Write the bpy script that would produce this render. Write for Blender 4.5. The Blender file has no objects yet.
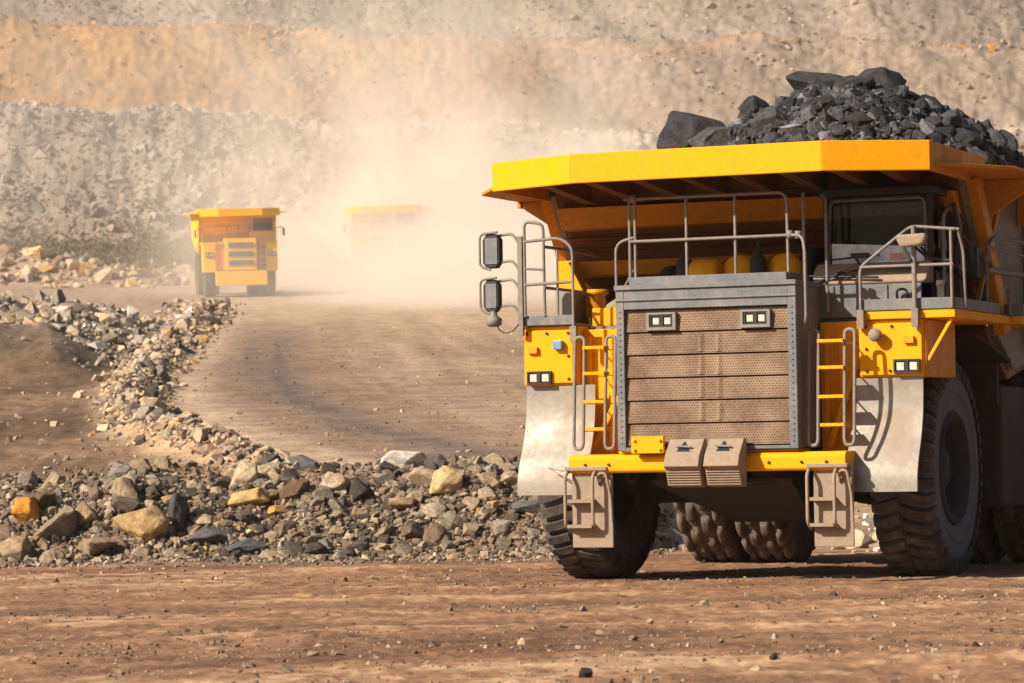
import bpy, math, random
import numpy as np
from mathutils import Vector, Matrix

rng = np.random.default_rng(7)
random.seed(7)
S = bpy.context.scene
COL = S.collection
V = Vector

# ------------------------------------------------------------------ mesh builder
class MB:
    def __init__(s):
        s.v, s.f, s.sm = [], [], []

    def add(s, verts, faces, smooth=False):
        o = len(s.v)
        s.v += [tuple(p) for p in verts]
        for f in faces:
            s.f.append(tuple(i + o for i in f))
            s.sm.append(smooth)
        return s

    def box(s, x0, x1, y0, y1, z0, z1, M=None):
        p = [V((x, y, z)) for z in (z0, z1) for x, y in ((x0, y0), (x1, y0), (x1, y1), (x0, y1))]
        if M is not None:
            p = [M @ q for q in p]
        return s.add(p, [(0, 3, 2, 1), (4, 5, 6, 7), (0, 1, 5, 4), (1, 2, 6, 5), (2, 3, 7, 6), (3, 0, 4, 7)])

    def hexa(s, bottom, top):
        n = len(bottom)
        p = list(bottom) + list(top)
        f = [tuple(range(n - 1, -1, -1)), tuple(range(n, 2 * n))]
        for i in range(n):
            j = (i + 1) % n
            f.append((i, j, n + j, n + i))
        return s.add(p, f)

    def prism_x(s, prof, x0, x1):      # prof = [(y, z)]
        return s.hexa([(x0, y, z) for y, z in prof], [(x1, y, z) for y, z in prof])

    def prism_z(s, prof, z0, z1):      # prof = [(x, y)]
        return s.hexa([(x, y, z0) for x, y in prof], [(x, y, z1) for x, y in prof])

    def prism_y(s, prof, y0, y1):      # prof = [(x, z)]
        return s.hexa([(x, y1, z) for x, z in prof], [(x, y0, z) for x, z in prof])

    def bar(s, a, b, w, h=None):
        a, b = V(a), V(b)
        h = h or w
        d = (b - a).normalized()
        up = V((0, 0, 1)) if abs(d.z) < .95 else V((0, 1, 0))
        e = d.cross(up).normalized()
        u = e.cross(d)
        c = [e * (w / 2 * i) + u * (h / 2 * j) for i, j in ((-1, -1), (1, -1), (1, 1), (-1, 1))]
        return s.hexa([a + k for k in c], [b + k for k in c])

    def tube(s, pts, r, n=8, closed=False, cap=True):
        pts = [V(p) for p in pts]
        m = len(pts)
        rings = []
        prev = None
        for i, p in enumerate(pts):
            a = pts[(i - 1) % m] if (closed or i > 0) else p
            b = pts[(i + 1) % m] if (closed or i < m - 1) else p
            d = (b - a)
            d = d.normalized() if d.length > 1e-9 else V((0, 0, 1))
            if prev is None:
                up = V((0, 0, 1)) if abs(d.z) < .9 else V((0, 1, 0))
                e = d.cross(up).normalized()
            else:
                e = prev - d * prev.dot(d)
                e = e.normalized() if e.length > 1e-6 else d.orthogonal().normalized()
            prev = e
            u = d.cross(e)
            rr = r[i] if isinstance(r, (list, tuple)) else r
            rings.append([p + e * (rr * math.cos(t)) + u * (rr * math.sin(t)) for t in [2 * math.pi * k / n for k in range(n)]])
        v = [q for g in rings for q in g]
        f = []
        for i in range(m if closed else m - 1):
            j = (i + 1) % m
            for k in range(n):
                l = (k + 1) % n
                f.append((i * n + k, i * n + l, j * n + l, j * n + k))
        s.add(v, f, True)
        if cap and not closed:
            s.add(rings[0], [tuple(range(n))])
            s.add(rings[-1], [tuple(range(n - 1, -1, -1))])
        return s

    def lathe(s, prof, n=48, axis='x', c=(0, 0, 0), smooth=True):   # prof = [(axial, radius)]
        v, f = [], []
        for a, r in prof:
            for k in range(n):
                t = 2 * math.pi * k / n
                p, q = r * math.cos(t), r * math.sin(t)
                v.append({'x': (a, p, q), 'y': (q, a, p), 'z': (p, q, a)}[axis])
        v = [(x + c[0], y + c[1], z + c[2]) for x, y, z in v]
        for i in range(len(prof) - 1):
            for k in range(n):
                l = (k + 1) % n
                f.append((i * n + k, i * n + l, (i + 1) * n + l, (i + 1) * n + k))
        return s.add(v, f, smooth)

    def mirror_x(s):
        o = len(s.v)
        vs, fs, sm = list(s.v), list(s.f), list(s.sm)
        s.v += [(-x, y, z) for x, y, z in vs]
        for f, k in zip(fs, sm):
            s.f.append(tuple(i + o for i in reversed(f)))
            s.sm.append(k)
        return s

    def mesh(s, name):
        me = bpy.data.meshes.new(name)
        me.from_pydata(s.v, [], s.f)
        me.polygons.foreach_set('use_smooth', s.sm)
        me.update()
        return me

    def build(s, name, mat, parent=None, bevel=0, loc=None, fix=True):
        import bmesh
        me = s.mesh(name)
        if fix:
            bm = bmesh.new()
            bm.from_mesh(me)
            bmesh.ops.recalc_face_normals(bm, faces=bm.faces)
            bm.to_mesh(me)
            bm.free()
        me.materials.append(mat)
        o = bpy.data.objects.new(name, me)
        COL.objects.link(o)
        if parent is not None:
            o.parent = parent
        if loc is not None:
            o.location = loc
        if bevel:
            b = o.modifiers.new('bevel', 'BEVEL')
            b.width = bevel
            b.segments = 2
            b.limit_method = 'ANGLE'
            b.angle_limit = math.radians(40)
        return o


def fillet(pts, r, k=4):
    pts = [V(p) for p in pts]
    out = [pts[0]]
    for i in range(1, len(pts) - 1):
        p, a, b = pts[i], pts[i - 1], pts[i + 1]
        da, db = (a - p), (b - p)
        t = min(r, da.length * .48, db.length * .48)
        A, B = p + da.normalized() * t, p + db.normalized() * t
        for j in range(k + 1):
            w = j / k
            out.append(A * (1 - w) ** 2 + p * (2 * w * (1 - w)) + B * w ** 2)
    out.append(pts[-1])
    return out


def np_mesh(name, verts, faces, mat=None, cols=None, smooth=False, uvname=None):
    """verts (n,3), faces (m,k) arrays -> mesh"""
    me = bpy.data.meshes.new(name)
    n, m, k = len(verts), len(faces), faces.shape[1]
    me.vertices.add(n)
    me.vertices.foreach_set('co', np.ascontiguousarray(verts, np.float32).ravel())
    me.loops.add(m * k)
    me.loops.foreach_set('vertex_index', np.ascontiguousarray(faces, np.int32).ravel())
    me.polygons.add(m)
    me.polygons.foreach_set('loop_start', np.arange(0, m * k, k, dtype=np.int32))
    me.polygons.foreach_set('loop_total', np.full(m, k, np.int32))
    me.polygons.foreach_set('use_smooth', np.full(m, smooth, bool))
    me.update(calc_edges=True)
    if cols is not None:
        a = me.color_attributes.new('col', 'FLOAT_COLOR', 'POINT')
        c = np.ones((n, 4), np.float32)
        c[:, :3] = cols
        a.data.foreach_set('color', c.ravel())
    if mat:
        me.materials.append(mat)
    return me


def link(name, me, parent=None, loc=None, **props):
    o = bpy.data.objects.new(name, me)
    COL.objects.link(o)
    if parent is not None:
        o.parent = parent
    if loc is not None:
        o.location = loc
    for k, v in props.items():
        o[k] = v
    return o


def tag(o, label=None, category=None, group=None, kind=None):
    for k, v in (('label', label), ('category', category), ('group', group), ('kind', kind)):
        if v:
            o[k] = v
    return o


def empty(name, loc, rz=0):
    o = bpy.data.objects.new(name, None)
    COL.objects.link(o)
    o.location = loc
    o.rotation_euler = (0, 0, rz)
    return o


# ------------------------------------------------------------------ numpy noise
_perm = np.random.default_rng(11).random((64, 64, 64)).astype(np.float32)


def vnoise(x, y, z=0.0):
    x, y, z = np.broadcast_arrays(np.asarray(x, float), np.asarray(y, float), np.asarray(z, float))
    xi, yi, zi = np.floor(x).astype(int), np.floor(y).astype(int), np.floor(z).astype(int)
    fx, fy, fz = x - xi, y - yi, z - zi
    fx, fy, fz = [t * t * (3 - 2 * t) for t in (fx, fy, fz)]
    def g(a, b, c):
        return _perm[(xi + a) & 63, (yi + b) & 63, (zi + c) & 63]
    r = 0
    for a in (0, 1):
        wa = fx if a else 1 - fx
        for b in (0, 1):
            wb = fy if b else 1 - fy
            for c in (0, 1):
                wc = fz if c else 1 - fz
                r = r + g(a, b, c) * wa * wb * wc
    return r * 2 - 1


def fbm(x, y, z=0.0, o=4, lac=2.03, gain=.5):
    r, a, t = 0, 1., 0
    for i in range(o):
        r = r + a * vnoise(x + 17.3 * i, y + 9.1 * i, np.asarray(z) + 5.7 * i)
        t += a
        x, y = np.asarray(x), np.asarray(y)
        x, y, z = (.8 * x - .6 * y) * lac, (.6 * x + .8 * y) * lac, np.asarray(z) * lac
        a *= gain
    return r / t


def sstep(a, b, x):
    t = np.clip((np.asarray(x, float) - a) / (b - a), 0, 1)
    return t * t * (3 - 2 * t)


# ------------------------------------------------------------------ materials
def nodes(name):
    m = bpy.data.materials.new(name)
    m.use_nodes = True
    nt = m.node_tree
    bs = nt.nodes['Principled BSDF']
    return m, nt, bs


def nd(nt, t, **kw):
    n = nt.nodes.new(t)
    for k, v in kw.items():
        if k in n.inputs.keys():
            n.inputs[k].default_value = v
        else:
            setattr(n, k, v)
    return n


def rgb(c):
    return (c[0], c[1], c[2], 1)


def mixc(nt, fac, a, b, mode='MIX'):
    n = nt.nodes.new('ShaderNodeMix')
    n.data_type = 'RGBA'
    n.blend_type = mode
    for sock, val in ((0, fac), (6, a), (7, b)):
        if hasattr(val, 'links'):
            nt.links.new(val, n.inputs[sock])
        elif sock == 0:
            n.inputs[0].default_value = val
        else:
            n.inputs[sock].default_value = rgb(val)
    return n.outputs[2]


def ramp(nt, src, p0, p1, v0=0., v1=1.):
    n = nt.nodes.new('ShaderNodeMapRange')
    n.interpolation_type = 'SMOOTHSTEP'
    n.inputs[1].default_value = p0
    n.inputs[2].default_value = p1
    n.inputs[3].default_value = v0
    n.inputs[4].default_value = v1
    nt.links.new(src, n.inputs[0])
    return n.outputs[0]


def noise(nt, co, scale, detail=4, rough=.6):
    n = nd(nt, 'ShaderNodeTexNoise')
    n.inputs['Scale'].default_value = scale
    n.inputs['Detail'].default_value = detail
    n.inputs['Roughness'].default_value = rough
    nt.links.new(co, n.inputs['Vector'])
    return n.outputs[0]


def mat_paint(name, c, c2=None, dust=(.42, .30, .19), amt=.35, sc=1.6, rough=.5, metal=0., bump=.15, spec=.4, streak=True):
    """paint or metal: two tones of its own colour, settled dust in blotches and run-down streaks, fine scuffs"""
    m, nt, bs = nodes(name)
    L = nt.links
    tc = nd(nt, 'ShaderNodeTexCoord')
    co = tc.outputs['Object']
    n1 = noise(nt, co, sc, 6, .65)
    n2 = noise(nt, co, sc * 9, 4, .7)
    mp = nd(nt, 'ShaderNodeMapping')
    mp.inputs['Scale'].default_value = (7, 7, .7)
    L.new(co, mp.inputs['Vector'])
    n3 = noise(nt, mp.outputs[0], 1.3, 4, .6)
    col = mixc(nt, ramp(nt, n2, .35, .7), c, c2 or tuple(k * .86 for k in c))
    f1 = ramp(nt, n1, .42, .78, 0, amt)
    col = mixc(nt, f1, col, dust)
    if streak:
        f3 = ramp(nt, n3, .52, .8, 0, amt * .8)
        col = mixc(nt, f3, col, tuple(k * .8 for k in dust))
    # scuffs
    f4 = ramp(nt, noise(nt, co, 23, 3, .7), .68, .78, 0, .5)
    col = mixc(nt, f4, col, tuple(k * .45 for k in dust))
    L.new(col, bs.inputs['Base Color'])
    bs.inputs['Metallic'].default_value = metal
    bs.inputs['Specular IOR Level'].default_value = spec
    L.new(ramp(nt, n1, .3, .75, rough, min(1, rough + .3)), bs.inputs['Roughness'])
    if bump:
        b = nd(nt, 'ShaderNodeBump')
        b.inputs['Strength'].default_value = bump
        b.inputs['Distance'].default_value = .02
        L.new(n2, b.inputs['Height'])
        L.new(b.outputs[0], bs.inputs['Normal'])
    return m


def mat_rock(name, attr=True, grit=0, c=(.3, .25, .2), sc=3., bump=.6, dist=.05, rough=.95, var=.35):
    """rock or soil: colour from the mesh's own colour layer (or c), mottled by noise"""
    m, nt, bs = nodes(name)
    L = nt.links
    tc = nd(nt, 'ShaderNodeTexCoord')
    co = tc.outputs['Object']
    n1 = noise(nt, co, sc, 8, .7)
    n2 = noise(nt, co, sc * 6, 6, .7)
    if attr:
        at = nd(nt, 'ShaderNodeAttribute', attribute_name='col')
        base = at.outputs['Color']
    else:
        oi = nd(nt, 'ShaderNodeObjectInfo')
        base = oi.outputs['Color']
    f = ramp(nt, n1, .3, .7, 1 - var, 1 + var)
    g = ramp(nt, n2, .3, .7, 1 - var * .7, 1 + var * .7)
    mu = nd(nt, 'ShaderNodeMath', operation='MULTIPLY')
    L.new(f, mu.inputs[0])
    L.new(g, mu.inputs[1])
    cr = nd(nt, 'ShaderNodeCombineColor')
    for i in range(3):
        L.new(mu.outputs[0], cr.inputs[i])
    col = mixc(nt, 1., base, cr.outputs[0], 'MULTIPLY')
    if grit:
        n3 = noise(nt, co, grit, 5, .75)
        col = mixc(nt, ramp(nt, n3, .54, .70, 0, .38), col, (.10, .06, .035))
        col = mixc(nt, ramp(nt, n3, .46, .32, 0, .3), col, (.58, .40, .25))
    L.new(col, bs.inputs['Base Color'])
    bs.inputs['Roughness'].default_value = rough
    bs.inputs['Specular IOR Level'].default_value = .25
    ad = nd(nt, 'ShaderNodeMath', operation='ADD')
    L.new(n1, ad.inputs[0])
    L.new(n2, ad.inputs[1])
    b = nd(nt, 'ShaderNodeBump')
    b.inputs['Strength'].default_value = bump
    b.inputs['Distance'].default_value = dist
    L.new(ad.outputs[0], b.inputs['Height'])
    L.new(b.outputs[0], bs.inputs['Normal'])
    return m


def mat_simple(name, c, rough=.5, metal=0., spec=.5):
    m, nt, bs = nodes(name)
    tc = nd(nt, 'ShaderNodeTexCoord')
    n = noise(nt, tc.outputs['Object'], 14, 4, .6)
    col = mixc(nt, ramp(nt, n, .3, .7), tuple(k * .85 for k in c), tuple(min(1, k * 1.12) for k in c))
    nt.links.new(col, bs.inputs['Base Color'])
    bs.inputs['Roughness'].default_value = rough
    bs.inputs['Metallic'].default_value = metal
    bs.inputs['Specular IOR Level'].default_value = spec
    return m


DUST = (.44, .31, .20)
M_YEL = mat_paint('yellow_paint', (.88, .385, .003), (.83, .345, .003), (.40, .27, .14), .15, spec=.15, rough=.55)
M_BODY = mat_paint('grimy_shaded_body_paint', (.20, .075, .014), (.13, .052, .014), (.12, .075, .045), .6)  # grimy brown, darkened further for the shade under the canopy
M_FLNG = mat_paint('flange_and_shade_paint', (.66, .26, .006), (.52, .20, .006), (.26, .15, .08), .45)  # dusty flange paint; also puts shade into the canopy and fender sides
M_SIDE = mat_paint('dusty_grey_body_side', (.17, .16, .15), (.24, .22, .20), (.36, .29, .23), .5)
M_GREY = mat_paint('grey_paint', (.115, .125, .14), (.16, .165, .17), (.40, .33, .27), .5, bump=.2)
M_SILV = mat_paint('dusty_galvanised_sheet', (.29, .265, .235), (.23, .205, .175), (.31, .235, .165), .9, rough=.42, metal=.2, bump=.12)
M_TAN = mat_paint('dust_caked_steel', (.27, .205, .15), (.33, .25, .18), (.36, .265, .18), .6, rough=.85, bump=.4)
M_DARK = mat_paint('dark_grimy_steel', (.030, .028, .027), (.045, .04, .036), (.14, .10, .07), .25, rough=.75)
M_TREAD = mat_paint('dusty_tread_rubber', (.050, .047, .046), (.075, .068, .062), (.30, .225, .16), .5, sc=3, rough=.95, bump=.5, spec=.15, streak=False)
M_PIPE = mat_paint('rail_steel', (.17, .155, .145), (.24, .215, .19), DUST, .45, rough=.55, metal=.1, bump=.1)
M_BLK = mat_paint('black_paint', (.014, .0145, .016), (.022, .022, .024), (.16, .12, .09), .15, rough=.45)
M_RUB = mat_paint('tyre_rubber', (.115, .125, .145), (.15, .158, .175), (.22, .19, .165), .25, rough=.9, bump=.35, spec=.2)
M_RUBD = mat_paint('muddy_tyre_rubber', (.09, .068, .054), (.13, .10, .078), (.30, .22, .16), .7, sc=4, rough=.95, bump=.5, spec=.15, streak=False)
M_RIM = mat_paint('wheel_rim_paint', (.022, .023, .026), (.034, .035, .038), (.12, .1, .085), .2, rough=.7)
M_LAMP = mat_simple('lamp_lens', (.60, .56, .47), .1, 0., .8)
M_AMB = mat_simple('amber_lens', (.75, .30, .01), .3)
M_BLUE = mat_simple('blue_plastic', (.16, .30, .50), .4)
M_PINK = mat_simple('pink_paper', (.75, .42, .36), .8)
M_PALE = mat_simple('pale_reflection_and_plate', (.70, .80, .86), .6)  # windshield reflection as plain colour; the notice plate uses it too
M_VISOR = mat_simple('tan_sun_visor', (.36, .25, .14), .8)


def mat_glass():
    m, nt, bs = nodes('cab_glass')
    bs.inputs['Base Color'].default_value = (.55, .6, .6, 1)
    bs.inputs['Roughness'].default_value = .05
    bs.inputs['IOR'].default_value = 1.45
    tr = nd(nt, 'ShaderNodeBsdfTransparent')
    tr.inputs[0].default_value = (.62, .66, .66, 1)
    gl = nd(nt, 'ShaderNodeBsdfGlossy')
    gl.inputs['Roughness'].default_value = .06
    fr = nd(nt, 'ShaderNodeFresnel')
    fr.inputs[0].default_value = 1.25
    mx = nd(nt, 'ShaderNodeMixShader')
    nt.links.new(fr.outputs[0], mx.inputs[0])
    nt.links.new(tr.outputs[0], mx.inputs[1])
    nt.links.new(gl.outputs[0], mx.inputs[2])
    nt.links.new(mx.outputs[0], nt.nodes['Material Output'].inputs['Surface'])
    nt.nodes.remove(bs)
    return m


M_GLASS = mat_glass()


def mat_mesh():
    """perforated brown radiator screen: rows of small dark holes with dust blotches"""
    m, nt, bs = nodes('dusty_perforated_screen')
    L = nt.links
    tc = nd(nt, 'ShaderNodeTexCoord')
    co = tc.outputs['Object']
    sx = nd(nt, 'ShaderNodeSeparateXYZ')
    L.new(co, sx.inputs[0])
    def mth(op, a, b=None):
        n = nd(nt, 'ShaderNodeMath', operation=op)
        for i, q in enumerate((a, b)):
            if q is None:
                continue
            if hasattr(q, 'links'):
                L.new(q, n.inputs[i])
            else:
                n.inputs[i].default_value = q
        return n.outputs[0]
    pitch = .030
    zz = mth('DIVIDE', sx.outputs[2], pitch)
    row = mth('FLOOR', zz)
    odd = mth('MULTIPLY', mth('MODULO', row, 2.), .5)
    xx = mth('ADD', mth('DIVIDE', sx.outputs[0], pitch * 1.1), odd)
    fx = mth('SUBTRACT', mth('FRACT', xx), .5)
    fz = mth('SUBTRACT', mth('FRACT', zz), .5)
    d = mth('SQRT', mth('ADD', mth('MULTIPLY', fx, fx), mth('MULTIPLY', fz, fz)))
    hole = ramp(nt, d, .26, .36, 1, 0)
    n1 = noise(nt, co, 2.2, 5, .6)
    col = mixc(nt, ramp(nt, n1, .35, .7), (.155, .088, .050), (.31, .20, .122))
    n2 = noise(nt, co, 40, 3, .6)
    col = mixc(nt, ramp(nt, n2, .4, .7, 0, .3), col, (.44, .32, .22))
    col = mixc(nt, mth('MULTIPLY', hole, .8), col, (.05, .035, .028))
    L.new(col, bs.inputs['Base Color'])
    bs.inputs['Roughness'].default_value = .8
    b = nd(nt, 'ShaderNodeBump')
    b.inputs['Strength'].default_value = .5
    b.inputs['Distance'].default_value = .01
    b.invert = True
    L.new(hole, b.inputs['Height'])
    L.new(b.outputs[0], bs.inputs['Normal'])
    return m


M_MESH = mat_mesh()

# ================================================================== WHEELS
def tyre_mb(R, w, style, seed=0):
    r_ = random.Random(seed)
    mb = MB()
    h = w / 2
    prof = [(-h * .72, R * .46), (-h * .86, R * .50), (-h * .98, R * .62), (-h * 1.02, R * .74), (-h * .95, R * .85), (-h * .86, R * .905), (-h * .7, R * .93),
            (0, R * .94), (h * .7, R * .93), (h * .86, R * .905), (h * .95, R * .85), (h * 1.02, R * .74), (h * .98, R * .62), (h * .86, R * .50), (h * .72, R * .46)]
    mb.lathe(prof, 72)
    # raised ring on each sidewall
    for s in (-1, 1):
        mb.lathe([(s * h * 1.0, R * .655), (s * h * 1.035, R * .66), (s * h * 1.035, R * .675), (s * h * 1.0, R * .68)], 72)
    if style == 'front':
        car = mb
        mb = MB()
        N = 42
        for s in (-1, 1):
            for k in range(N):
                t0 = 2 * math.pi * (k + (.5 if s > 0 else 0)) / N
                st = [(.05, 1.0, .93, 0), (.45, 1.0, .93, .035), (.84, .995, .90, .06), (.99, .955, .86, .062), (1.035, .89, .82, .062)]
                hw = .046
                v = []
                for a, ro, ri, sk in st:
                    for rr in (ro, ri):
                        for q in (-1, 1):
                            t = t0 + sk + q * hw * (.9 if rr == ro else 1.05)
                            v.append((s * a * h, R * rr * math.cos(t), R * rr * math.sin(t)))
                f = []
                for i in range(len(st) - 1):
                    b = i * 4
                    f += [(b, b + 1, b + 5, b + 4), (b + 1, b + 3, b + 7, b + 5), (b + 3, b + 2, b + 6, b + 7), (b + 2, b, b + 4, b + 6)]
                f += [(0, 2, 3, 1), (16, 17, 19, 18)]
                mb.add(v, f)
        # narrow centre rib
        mb.lathe([(-h * .035, R * .95), (-h * .03, R * .985), (h * .03, R * .985), (h * .035, R * .95)], 72, smooth=False)
        return car, mb
    else:
        # worn chunky blocks in staggered rows
        rows = [-.78, -.27, .27, .78]
        N = 20
        for ri, ra in enumerate(rows):
            for k in range(N):
                t0 = 2 * math.pi * (k + (.5 if ri % 2 else 0)) / N
                aw, tw = .235 * h * r_.uniform(.85, 1.1), .128 * r_.uniform(.9, 1.1)
                G = 6
                v, f = [], []
                for i in range(G + 1):
                    for j in range(G + 1):
                        x, y = i / G * 2 - 1, j / G * 2 - 1
                        e = max(abs(x) ** 2.6, abs(y) ** 2.6)
                        dome = (1 - (abs(x) ** 4 + abs(y) ** 4) / 2) if e < 1 else 0
                        top = R * (.935 + .065 * (1 - e) ** .35 * r_.uniform(.93, 1.04))
                        # hexagonal plan
                        px = x * (1 - .22 * abs(y))
                        t = t0 + y * tw
                        a = ra * h + px * aw
                        drop = max(0, abs(a) / h - .8) * .35 * R
                        v.append((a, (top - drop) * math.cos(t), (top - drop) * math.sin(t)))
                for i in range(G):
                    for j in range(G):
                        q = i * (G + 1) + j
                        f.append((q, q + 1, q + G + 2, q + G + 1))
                mb.add(v, f, True)
    return mb


def rim_mb(R, w, side, hub=True):
    """side = +1/-1: the outer face"""
    mb = MB()
    h = w / 2
    s = side
    mb.lathe([(s * h * .9, R * .52), (s * h * .99, R * .50), (s * h * .99, R * .475), (s * h * .86, R * .455), (s * h * .80, R * .43), (s * h * .55, R * .41),
              (s * h * .1, R * .40), (s * h * .08, R * .30), (s * h * .22, R * .27), (s * h * .25, R * .19)], 48)
    mb.lathe([(s * h * .15, R * .2), (s * h * .55, R * .19), (s * h * .62, R * .16), (s * h * .62, 0.001)], 32)
    mb.lathe([(-s * h * .72, R * .47), (-s * h * .6, R * .40), (s * h * .1, R * .40)], 48)
    mb.lathe([(-s * h * .6, R * .40), (-s * h * .5, .001)], 48)
    for k in range(16):
        t = 2 * math.pi * k / 16
        mb.lathe([(s * h * .08, .035), (s * h * .2, .035), (s * h * .2, .001)], 6, c=(0, R * .35 * math.cos(t), R * .35 * math.sin(t)), smooth=False)
    return mb


def lamp(parent, x, y, z, w=.27, hgt=.13, frame=M_BLK):
    """a pair of square lenses in one dark housing, facing -Y"""
    t = .022
    mb = MB()
    mb.box(x - w / 2 - t, x + w / 2 + t, y + .012, y + .05, z - hgt / 2 - t, z + hgt / 2 + t)
    for a, b, c, d in ((-w / 2 - t, w / 2 + t, hgt / 2, hgt / 2 + t), (-w / 2 - t, w / 2 + t, -hgt / 2 - t, -hgt / 2), (-w / 2 - t, -w / 2, -hgt / 2, hgt / 2),
                       (w / 2, w / 2 + t, -hgt / 2, hgt / 2), (-t, t, -hgt / 2, hgt / 2)):
        mb.box(x + a, x + b, y - .03, y + .011, z + c, z + d)
    o = mb.build('headlight', frame, parent)
    for s in (-1, 1):
        l = MB()
        cx = x + s * (w / 4 + t / 2)
        a = w / 4 - t * .6
        l.hexa([(cx - a, y + .01, z - hgt / 2 + .004), (cx + a, y + .01, z - hgt / 2 + .004), (cx + a, y + .01, z + hgt / 2 - .004), (cx - a, y + .01, z + hgt / 2 - .004)],
               [(cx - a * .8, y - .012, z - hgt * .38), (cx + a * .8, y - .012, z - hgt * .38), (cx + a * .8, y - .012, z + hgt * .38), (cx - a * .8, y - .012, z + hgt * .38)])
        l.build('lens', M_LAMP, o)
    return o


# ================================================================== THE BIG TRUCK
# local frame: x to the picture's right, -y towards the truck's nose, z up, origin on the ground under the front axle
TRUCK_LOC, TRUCK_RZ = (3.13, 39.88, 0.), math.radians(-22.5)
truck = empty('haul_truck', TRUCK_LOC, TRUCK_RZ)
tag(truck, 'big yellow mining dump truck in front, heaped with black rock, with dust-brown radiator and steps', 'dump truck')
T = truck

# ---- dump body
mb = MB()
# front wall, sloping back and down, with its horizontal stiffeners
def wy(z):      # y of the front wall at height z
    return -.30 + (4.75 - z) * .72
mb.hexa([(-2.6, wy(3.2), 3.2), (2.6, wy(3.2), 3.2), (2.6, wy(3.2) + .09, 3.2), (-2.6, wy(3.2) + .09, 3.2)],
        [(-2.6, wy(4.98), 4.98), (2.6, wy(4.98), 4.98), (2.6, wy(4.98) + .09, 4.98), (-2.6, wy(4.98) + .09, 4.98)])
for z0, z1, pr in ((4.27, 4.31, .10), (4.14, 4.18, .10), (3.45, 3.55, .14)):
    mb.prism_x([(wy(z0), z0), (wy(z1), z1), (wy(z1) - pr, z1 - .01), (wy(z0) - pr, z0 + .01)], -2.58, 2.58)
# floor
mb.prism_x([(.95, 3.10), (2.0, 2.55), (6.9, 3.3), (6.9, 3.2), (2.0, 2.42), (.9, 3.02)], -2.60, 2.60)
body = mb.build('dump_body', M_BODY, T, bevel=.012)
for z0, z1, pr in ((4.40, 4.68, .20), (3.82, 4.02, .26)):
    mb = MB()
    mb.prism_x([(wy(z0) - .002, z0), (wy(z1) - .002, z1), (wy(z1) - pr, z1 - .01), (wy(z0) - pr, z0 + .01)], -2.58, 2.58)
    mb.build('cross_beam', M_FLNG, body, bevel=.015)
for s in (-1, 1):
    mb = MB()
    mb.prism_x([(-.33, 4.80), (.95, 3.10), (2.0, 2.55), (6.9, 3.3), (7.5, 4.84), (7.5, 4.845), (-.36, 4.845)], s * 2.611, s * 2.69)
    for y in (2.6, 4.2, 5.8):
        mb.box(s * 2.692, s * 2.82, y, y + .28, 2.7 + (y - 2) * .15, 4.8)
    mb.build('side_wall', M_SIDE, body, bevel=.012)
    mb = MB()
    mb.prism_x([(-.30, 4.80), (-.02, 4.80), (1.3, 3.05), (1.0, 2.95)], s * 2.692, s * 2.84)
    mb.build('corner_post', M_FLNG, body, bevel=.01)
# side flanges with their gussets
for s in (-1, 1):
    fl = MB()
    fl.prism_z([(s * 2.76, -1.9), (s * 3.45, -.78), (s * 3.45, 7.2), (s * 2.76, 7.2)], 4.85, 4.89)
    fl.prism_z([(s * 3.40, .4), (s * 3.45, .4), (s * 3.45, 7.2), (s * 3.40, 7.2)], 4.77, 4.847)
    for y in (.42, 2.3, 4.2, 6.0):
        fl.hexa([(s * 2.70, y, 4.40), (s * 2.82, y, 4.40), (s * 3.38, y, 4.76), (s * 3.38, y, 4.838), (s * 2.70, y, 4.838)],
                [(s * 2.70, y + .06, 4.40), (s * 2.82, y + .06, 4.40), (s * 3.38, y + .06, 4.76), (s * 3.38, y + .06, 4.838), (s * 2.70, y + .06, 4.838)])
    fl.build('side_flange', M_FLNG, body, bevel=.008)
# canopy
can = MB()
OUT = [(-2.75, -2.1), (-1.48, -2.7), (1.63, -2.7), (2.75, -2.1)]
IN = [(-2.70, -2.05), (-1.46, -2.63), (1.61, -2.63), (2.70, -2.05)]
can.prism_z([(-2.68, .5)] + IN + [(2.68, .5)], 5.00, 5.06)
for i in range(3):
    can.prism_z([OUT[i], OUT[i + 1], IN[i + 1], IN[i]], 4.78, 5.13)
for s, o, n in ((-1, OUT[0], IN[0]), (1, OUT[3], IN[3])):
    mb = MB()
    mb.prism_z([(o[0], o[1] + .004), (n[0], n[1] + .004), (s * 2.70, .5), (s * 2.75, .5)], 4.782, 5.128)
    mb.build('canopy_side', M_FLNG, body, bevel=.008)  # duller paint stands for the shade on the canopy's side
can.build('canopy', M_YEL, body, bevel=.01)
for x in (-2.1, -1.45, -.85, -.25, .38, 1.0, 1.62, 2.15):
    y0 = -2.6 if abs(x - .07) < 1.5 else -2.6 + (abs(x - .07) - 1.5) * .52
    rb = MB()
    rb.prism_x([(y0, 4.86), (y0, 4.998), (-.45, 4.998), (-.45, 4.72)], x - .02, x + .02)
    rb.hexa([(x - .07, y0, 4.845), (x + .07, y0, 4.845), (x + .07, y0, 4.858), (x - .07, y0, 4.858)],
            [(x - .07, -.45, 4.705), (x + .07, -.45, 4.705), (x + .07, -.45, 4.718), (x - .07, -.45, 4.718)])
    rb.build('canopy_rib', M_BODY, body)

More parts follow.
